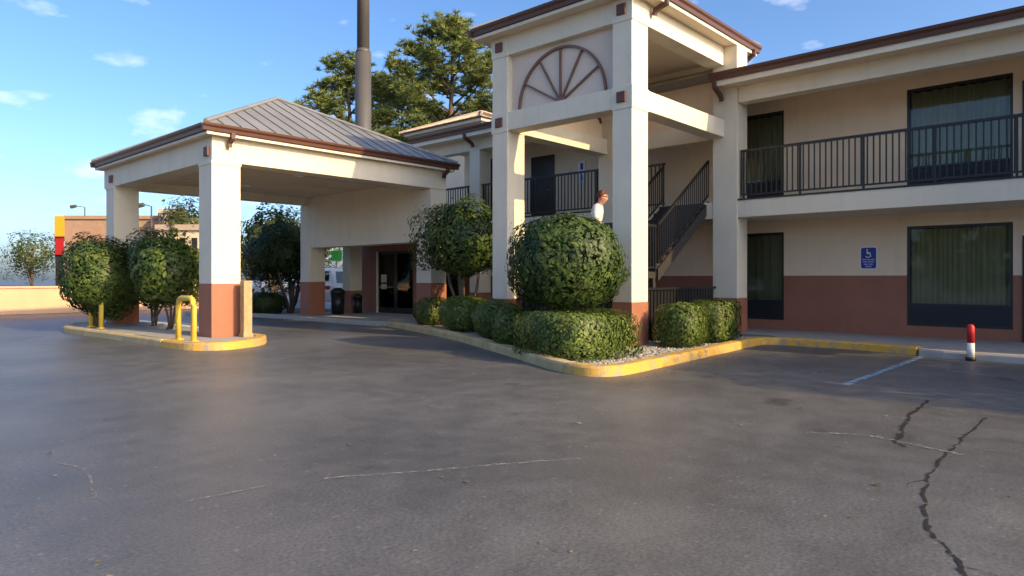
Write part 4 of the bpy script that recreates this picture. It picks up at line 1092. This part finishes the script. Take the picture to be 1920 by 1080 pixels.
# pine ---------------------------------------------------------------
def pine(label, base, hgt, spread, seed, lean=(0.0, 0.0), nl=34, z_first=0.32, tuft=0.42, dens=1.0):
    t = thing('pine_tree', label, 'tree', base)
    rr = random.Random(seed); rg = np.random.default_rng(seed)
    B = Vector(base); top = B + Vector((lean[0], lean[1], hgt))
    bm = bmesh.new()
    tr = [B.lerp(top, k/8) + Vector((rr.uniform(-0.12,0.12), rr.uniform(-0.12,0.12), 0)) for k in range(9)]
    bm_tube(bm, tr, [0.34*(1-0.9*k/8)+0.03 for k in range(9)], n=9)
    tips, nrm = [], []
    for i in range(nl):
        f = z_first + (1 - z_first) * (i + rr.random()) / nl
        p0 = B.lerp(top, f)
        q = (f - z_first) / (1 - z_first)
        ln = spread * (0.55 + 0.6*math.sin(math.pi * min(1, q*0.85+0.15))) * (1 - q**2.2*0.72) * rr.uniform(0.65, 1.1)
        a = i * 2.4 + rr.uniform(-0.5, 0.5); up = 0.08 + 0.55*q + rr.uniform(-0.15, 0.15)
        d = Vector((math.cos(a), math.sin(a), up)).normalized()
        pts = [p0]
        for k in range(1, 6): pts.append(p0 + d*ln*k/5 + Vector((rr.uniform(-0.15,0.15), rr.uniform(-0.15,0.15), 0.10*ln*(k/5)**2)))
        bm_tube(bm, pts, [0.10*(1-0.16*k)*(1-0.5*q)+0.012 for k in range(6)], n=5)
        for s in range(int(4 + ln*1.9)):
            k = rr.uniform(0.35, 1.0); j = min(4, int(k*5)); pb = pts[j].lerp(pts[j+1], k*5-j)
            sd = Vector((rr.gauss(0,1), rr.gauss(0,1), rr.uniform(0.0,0.7))).normalized(); sl = rr.uniform(0.4, 1.15) * (1.1 - 0.35*k)
            e = pb + (sd*0.8 + d*0.5)*sl
            bm_tube(bm, [pb, pb.lerp(e, 0.5) + Vector((0,0,0.04)), e], [0.022, 0.015, 0.008], n=4)
            for _ in range(max(2, int(7*dens))):
                tips.append(e + Vector((rr.gauss(0,0.36), rr.gauss(0,0.36), rr.gauss(0.08,0.18))))
    bm_obj('trunk', bm, M['pinebark'], t, True)
    # needle tufts: thin blades fanned round each tip
    T = np.array([tuple(x) for x in tips]); m = 24
    C = np.repeat(T, m, 0); n = len(C)
    d = rg.normal(0, 1, (n, 3)); d[:, 2] = np.abs(d[:, 2])*0.9 - 0.15; d /= np.linalg.norm(d, axis=1)[:, None]
    r = rg.normal(0, 1, (n, 3)); sdv = np.cross(d, r); sdv /= np.linalg.norm(sdv, axis=1)[:, None]
    L_ = tuft * rg.uniform(0.6, 1.15, (n, 1)); w = 0.04
    off = np.array(org(t)); P = C - off + d*0.03
    co = np.stack([P - sdv*w, P + d*L_, P + sdv*w], 1).reshape(-1, 3).astype(np.float32)
    me = bpy.data.meshes.new('crown')
    me.vertices.add(3*n); me.vertices.foreach_set('co', co.ravel())
    me.loops.add(3*n); me.loops.foreach_set('vertex_index', np.arange(3*n, dtype=np.int32))
    me.polygons.add(n); me.polygons.foreach_set('loop_start', np.arange(0, 3*n, 3, dtype=np.int32)); me.polygons.foreach_set('loop_total', np.full(n, 3, np.int32))
    me.update(); me.validate(); me.materials.append(M['needle'])
    link(bpy.data.objects.new('crown', me), t)
    return t
def at(px, t):
    X, Y = (px - 960) / FPX * t, t
    return (X*UX + Y*UY, -X*UY + Y*UX, 0)
pine('tall pine tree rising behind the tower left side', at(838, 46), 18.2, 5.8, 51, lean=(0.3, -0.2), nl=40)
pine('lower spreading pine just left of the tall sign pole', at(672, 47), 16.0, 3.8, 52, lean=(-0.6, 0.6), nl=24, z_first=0.4)
pine('pine filling the gap right of the tall sign pole', at(752, 52), 16.2, 4.2, 53, nl=30, z_first=0.35)

def round_tree(label, base, hgt, rad, seed, mat, size=0.35, n=5000, group=None):
    t = thing('leafy_tree', label, 'tree', base, group)
    c = (base[0], base[1], hgt - rad[2])
    rr = random.Random(seed)
    stems(t, base, [(c[0]+rr.uniform(-0.5,0.5)*rad[0], c[1]+rr.uniform(-0.5,0.5)*rad[1], c[2]+rr.uniform(0,0.6)*rad[2]) for _ in range(6)], 0.16, M['bark'], seed)
    P, N = ball_crown(c, rad, n, seed, 0.4, 0.6, None, 34, 14)
    leaves_obj('crown', P, N, size, mat, t, seed=seed, tilt=1.0)
round_tree('leafy tree behind the far cream building, seen between the canopy columns', at(347, 74), 9.6, (2.6,2.6,3.0), 61, M['fartree'], n=4500)
round_tree('pale leafy tree above the dark tree under the canopy', at(512, 50), 6.6, (2.2,2.2,2.6), 62, M['fartree'], size=0.3, n=5000)
round_tree('small far tree left of the street lamps', at(60, 110), 8.5, (4,4,3.5), 63, M['fartree'], n=3500)
round_tree('distant tree seen low under the canopy', at(470, 95), 7.5, (4,4,3.2), 64, M['fartree'], n=3500)
round_tree('far tree behind the lobby passage', at(600, 85), 9.5, (5,5,4.2), 65, M['fartree'], n=4500)

# ------------------------------------------------------------------ sign pole
sp = thing('sign_pole', 'tall dark stepped steel sign pole behind the canopy roof', 'pole', at(681, 33))
b = at(681, 33)
tube('lower_shaft', [(b[0], b[1], 0), (b[0], b[1], 12.3)], [0.40, 0.385], M['pole'], sp, n=24)
tube('collar', [(b[0], b[1], 12.3), (b[0], b[1], 12.5)], [0.385, 0.31], M['pole'], sp, n=24)
tube('upper_shaft', [(b[0], b[1], 12.5), (b[0], b[1], 24)], [0.30, 0.285], M['pole'], sp, n=24)
tube('base_plate', [(b[0], b[1], 0), (b[0], b[1], 0.12)], 0.7, M['pole'], sp, n=8, smooth=False)

# rear tower roof showing over the gallery roof
rt = thing('rear_tower', 'tan hipped roof tower behind the gallery roof left of the stair tower', 'tower', (20.5, 20.5, 0))
box('wall', (19.0, 19.0, 0), (22.4, 22.4, 7.0), M['wall'], rt, 0.0)
box('cornice', (18.75, 18.75, 7.0), (22.65, 22.65, 7.18), M['trim'], rt, 0.02)
box('cornice', (18.5, 18.5, 7.18), (22.9, 22.9, 7.42), M['tanroof'], rt, 0.02)
box('cornice', (18.35, 18.35, 7.42), (23.05, 23.05, 7.56), M['trim'], rt, 0.02)
hip_roof(rt, 18.2, 23.2, 18.2, 23.2, 7.57, 8.55, 0.5, M['tanroof'])

# low peach wall across the far side of the lot
pw = thing('low_wall', 'low sunlit peach painted wall across the far side of the lot', 'wall', (8, 31.1, 0))
box('wall_body', (-6, 31.0, 0), (13.2, 31.25, 0.98), M['peach'], pw, 0.01)
box('coping', (-6.05, 30.95, 0.98), (13.25, 31.3, 1.06), M['peach'], pw, 0.015)

# ------------------------------------------------------------------ far buildings, signs, lamps, car
def frame_at(px, t):
    """right/forward axes of the photo direction at a point, for far buildings that face us"""
    return Vector(at(px, t))
def far_box(parent, px0, px1, t, z0, z1, depth, mat, name):
    a, b_ = Vector(at(px0, t)), Vector(at(px1, t))
    c, d = Vector(at(px1, t + depth)), Vector(at(px0, t + depth))
    poly = [(p.x, p.y) for p in (a, b_, c, d)]
    return prism(name, poly, z0, z1, mat, parent)
fb = thing('brick_building', 'far brown brick building with flat roof behind the left canopy column', 'building', at(200, 78))
far_box(fb, 121, 300, 78, 0, 8.1, 12, M['brick'], 'wall')
far_box(fb, 119.5, 301.5, 77.8, 8.1, 8.5, 12.4, M['brick'], 'parapet')
far_box(fb, 249, 266, 77.9, 3.9, 6.2, 0.3, M['white'], 'window')
far_box(fb, 135, 160, 77.9, 3.4, 5.2, 0.3, M['carglass'], 'window')
far_box(fb, 272, 292, 77.9, 3.4, 5.2, 0.3, M['carglass'], 'window')
cb = thing('cream_building', 'far cream building with stepped roof beside the brick building', 'building', at(335, 72))
far_box(cb, 292, 390, 72, 0, 6.4, 10, M['cream'], 'wall')
far_box(cb, 290, 392, 71.7, 6.4, 7.0, 10.6, M['tanroof'], 'roof')
far_box(cb, 298, 346, 74, 7.0, 8.4, 6, M['cream'], 'upper_wall')
far_box(cb, 296, 348, 73.8, 8.4, 8.9, 6.4, M['cream'], 'cornice')
for x in (300, 318, 338, 360): far_box(cb, x, x+10, 71.9, 3.6, 5.6, 0.2, M['carglass'], 'window')
fs = thing('shop_front', 'yellow and red shop front at the far left edge', 'shop', at(95, 60))
far_box(fs, 104, 119, 60, 0, 3.4, 8, M['dark'], 'wall')
far_box(fs, 103, 120, 59.8, 3.4, 5.0, 8.4, M['signred'], 'red_band')
far_box(fs, 102, 121, 59.6, 5.0, 6.8, 8.8, M['signyellow'], 'yellow_band')

def street_lamp(label, px, t, hgt, arm):
    p = Vector(at(px, t)); l = thing('street_lamp', label, 'street lamp', tuple(p), 'street lamps')
    tube('lamp_post', [p, p + Vector((0,0,hgt))], [0.11, 0.07], M['pole'], l, n=8)
    rt_ = Vector((UX, -UY, 0))
    e = p + rt_*arm + Vector((0,0,hgt+0.15))
    tube('lamp_arm', [p + Vector((0,0,hgt)), e], 0.05, M['pole'], l, n=6)
    tube('lamp_head', [e - rt_*0.1, e + rt_*math.copysign(0.75, arm) - Vector((0,0,0.12))], [0.2, 0.24], M['pole'], l, n=6, smooth=False)
street_lamp('thin far street lamp standing left of the canopy', 159, 85, 10.2, -1.0)
street_lamp('street lamp with dark head seen between the canopy columns', 284, 62, 7.9, -0.6)

gs = thing('green_sign', 'small bright green sign glimpsed through the lobby passage', 'sign', at(631, 58))
p = Vector(at(631, 58)); rt_ = Vector((UX, -UY, 0))
tube('sign_post', [p, p + Vector((0,0,2.8))], 0.06, M['pole'], gs, n=8)
a_, b_ = Vector(at(622, 58)), Vector(at(641, 58)); fw = Vector((UY, UX, 0))*0.1
prism('sign_board', [(q.x, q.y) for q in (a_, b_, b_+fw, a_+fw)], 2.8, 3.7, M['signgreen'], gs)
prism('sign_strip', [(q.x, q.y) for q in (a_, b_, b_+fw, a_+fw)], 2.45, 2.72, M['white'], gs)

def suv(label, loc, rot, paintm, group='parked cars'):
    """boxy utility car, x forward"""
    t = thing('parked_car', label, 'car', loc, group)
    t.rotation_euler = (0, 0, rot)
    def lb_(name, prof, hw, mat, par, bev=0.05, top_in=0.0):
        bm = bmesh.new(); zmax = max(z for _, z in prof); zmin = min(z for _, z in prof)
        L_ = [bm.verts.new((x, -hw + top_in*(z-zmin)/(zmax-zmin), z)) for x, z in prof]; R_ = [bm.verts.new((x, hw - top_in*(z-zmin)/(zmax-zmin), z)) for x, z in prof]
        bm.faces.new(L_); bm.faces.new(R_[::-1]); m = len(prof)
        for k in range(m): bm.faces.new((L_[k], R_[k], R_[(k+1) % m], L_[(k+1) % m]))
        bmesh.ops.recalc_face_normals(bm, faces=bm.faces)
        if bev: bmesh.ops.bevel(bm, geom=list(bm.edges), offset=bev, segments=3, affect='EDGES', profile=0.6)
        me = bpy.data.meshes.new(name); bm.to_mesh(me); bm.free(); me.shade_smooth(); me.materials.append(mat)
        o = bpy.data.objects.new(name, me); return link(o, par)
    body = lb_('body', [(-2.35,0.38),(2.3,0.38),(2.4,0.62),(2.3,0.95),(1.25,1.10),(-2.3,1.12),(-2.42,0.8)], 0.95, paintm, t, 0.07)
    cab = lb_('cabin', [(-2.2,1.09),(1.2,1.09),(0.45,1.72),(0.2,1.80),(-1.95,1.80),(-2.12,1.7)], 0.90, paintm, t, 0.05, 0.16)
    lb_('windscreen', [(0.56,1.66),(1.16,1.15),(1.21,1.15),(0.61,1.66)], 0.70, M['carglass'], cab, 0.0)
    lb_('rear_window', [(-2.20,1.25),(-2.15,1.25),(-2.09,1.66),(-2.14,1.66)], 0.66, M['carglass'], cab, 0.0)
    for s in (-1, 1):
        for x0, x1, x2, x3 in ((0.05,0.85,0.40,0.05), (-0.95,-0.05,-0.05,-0.95), (-1.95,-1.05,-1.05,-1.85)):
            vs = [(x0, s*0.885, 1.17), (x1, s*0.885, 1.17), (x2, s*0.785, 1.65), (x3, s*0.785, 1.65)]
            vs2 = [(x, y + s*0.012, z) for x, y, z in vs]
            me = bpy.data.meshes.new('side_window'); me.from_pydata(vs+vs2, [], [(0,1,2,3),(7,6,5,4),(0,4,5,1),(1,5,6,2),(2,6,7,3),(3,7,4,0)]); me.materials.append(M['carglass'])
            link(bpy.data.objects.new('side_window', me), cab)
        for x in (1.45, -1.45):
            bm = bmesh.new(); bm_tube(bm, [(x, s*0.72, 0.36), (x, s*0.95, 0.36)], 0.36, 20); me = bpy.data.meshes.new('wheel'); bm.to_mesh(me); bm.free(); me.materials.append(M['rubber'])
            w = link(bpy.data.objects.new('wheel', me), t)
            bm = bmesh.new(); bm_tube(bm, [(x, s*0.9, 0.36), (x, s*0.965, 0.36)], 0.22, 14); me = bpy.data.meshes.new('rim'); bm.to_mesh(me); bm.free(); me.materials.append(M['chrome'])
            link(bpy.data.objects.new('rim', me), w)
        for nm, x, z, mt_ in (('headlight', 2.33, 0.80, 'white'), ('tail_light', -2.40, 0.98, 'signred')):
            bm = bmesh.new(); bm_box(bm, (x-0.05, s*0.7-0.13, z-0.07), (x+0.05, s*0.7+0.13, z+0.07), 0.02); me = bpy.data.meshes.new(nm); bm.to_mesh(me); bm.free(); me.materials.append(M[mt_])
            link(bpy.data.objects.new(nm, me), t)
    return t
suv('white utility car glimpsed through the lobby passage', (17.4, 26.2, 0), math.radians(25), M['carwhite'])
suv('pale parked car far off under the canopy beside the dark tree', at(505, 62), math.radians(200), M['carwhite'])

# short painted bollard at the end of the walkway
p = (13.60, 1.985)
bo = thing('bollard', 'short red and white painted bollard at the right edge of the walkway', 'bollard', (p[0], p[1], 0))
tube('bollard_foot', [(p[0], p[1], 0), (p[0], p[1], 0.06)], 0.075, M['iron'], bo, n=14)
tube('bollard_white_band', [(p[0], p[1], 0.06), (p[0], p[1], 0.30)], 0.058, M['white'], bo, n=14)
tube('bollard_top', [(p[0], p[1], 0.30), (p[0], p[1], 0.57), (p[0], p[1], 0.61)], [0.058, 0.058, 0.035], M['red'], bo, n=14)

def fallen():
    rg = np.random.default_rng(5)
    n1, n2 = 170, 130
    A = np.column_stack([rg.uniform(0.5, 12, n1), rg.uniform(0.5, 12, n1), np.full(n1, 0.008)])
    t = rg.random(n2); B = np.column_stack([8.0 + 6*t, 5.2 - np.abs(rg.normal(0, 0.5, n2)), np.full(n2, 0.008)])
    C = np.concatenate([A, B]); C = C[(C[:, 1] < 5.25) | (C[:, 0] < 7.5)]
    o = leaves_obj('fallen_leaves', C, np.tile([0, 0, 1.0], (len(C), 1)), 0.032, M['deadleaf'], None, seed=3, tilt=0.12, aspect=0.7)
    tag(o, 'scattered dry leaves and pale bits lying on the asphalt', 'leaves', kind='stuff')
fallen()

# tree line far off on the side the windows face
def tree_line():
    rg = np.random.default_rng(77)
    Cs, Ns = [], []
    for k in range(46):
        c = (-75 + rg.normal(0, 6), -90 + k*4.2 + rg.normal(0, 1.5), 4.5 + rg.uniform(-1, 1.5))
        P, N = ball_crown(c, (3.6, 3.6, 4.5 + rg.uniform(-0.5, 2)), 420, 100 + k, 0.3, 0.6)
        Cs.append(P); Ns.append(N)
    o = leaves_obj('far_woodland', np.concatenate(Cs), np.concatenate(Ns), 1.1, M['fartree'], None, seed=5)
    tag(o, 'far belt of trees across the road facing the motel', 'trees', kind='stuff')
tree_line()
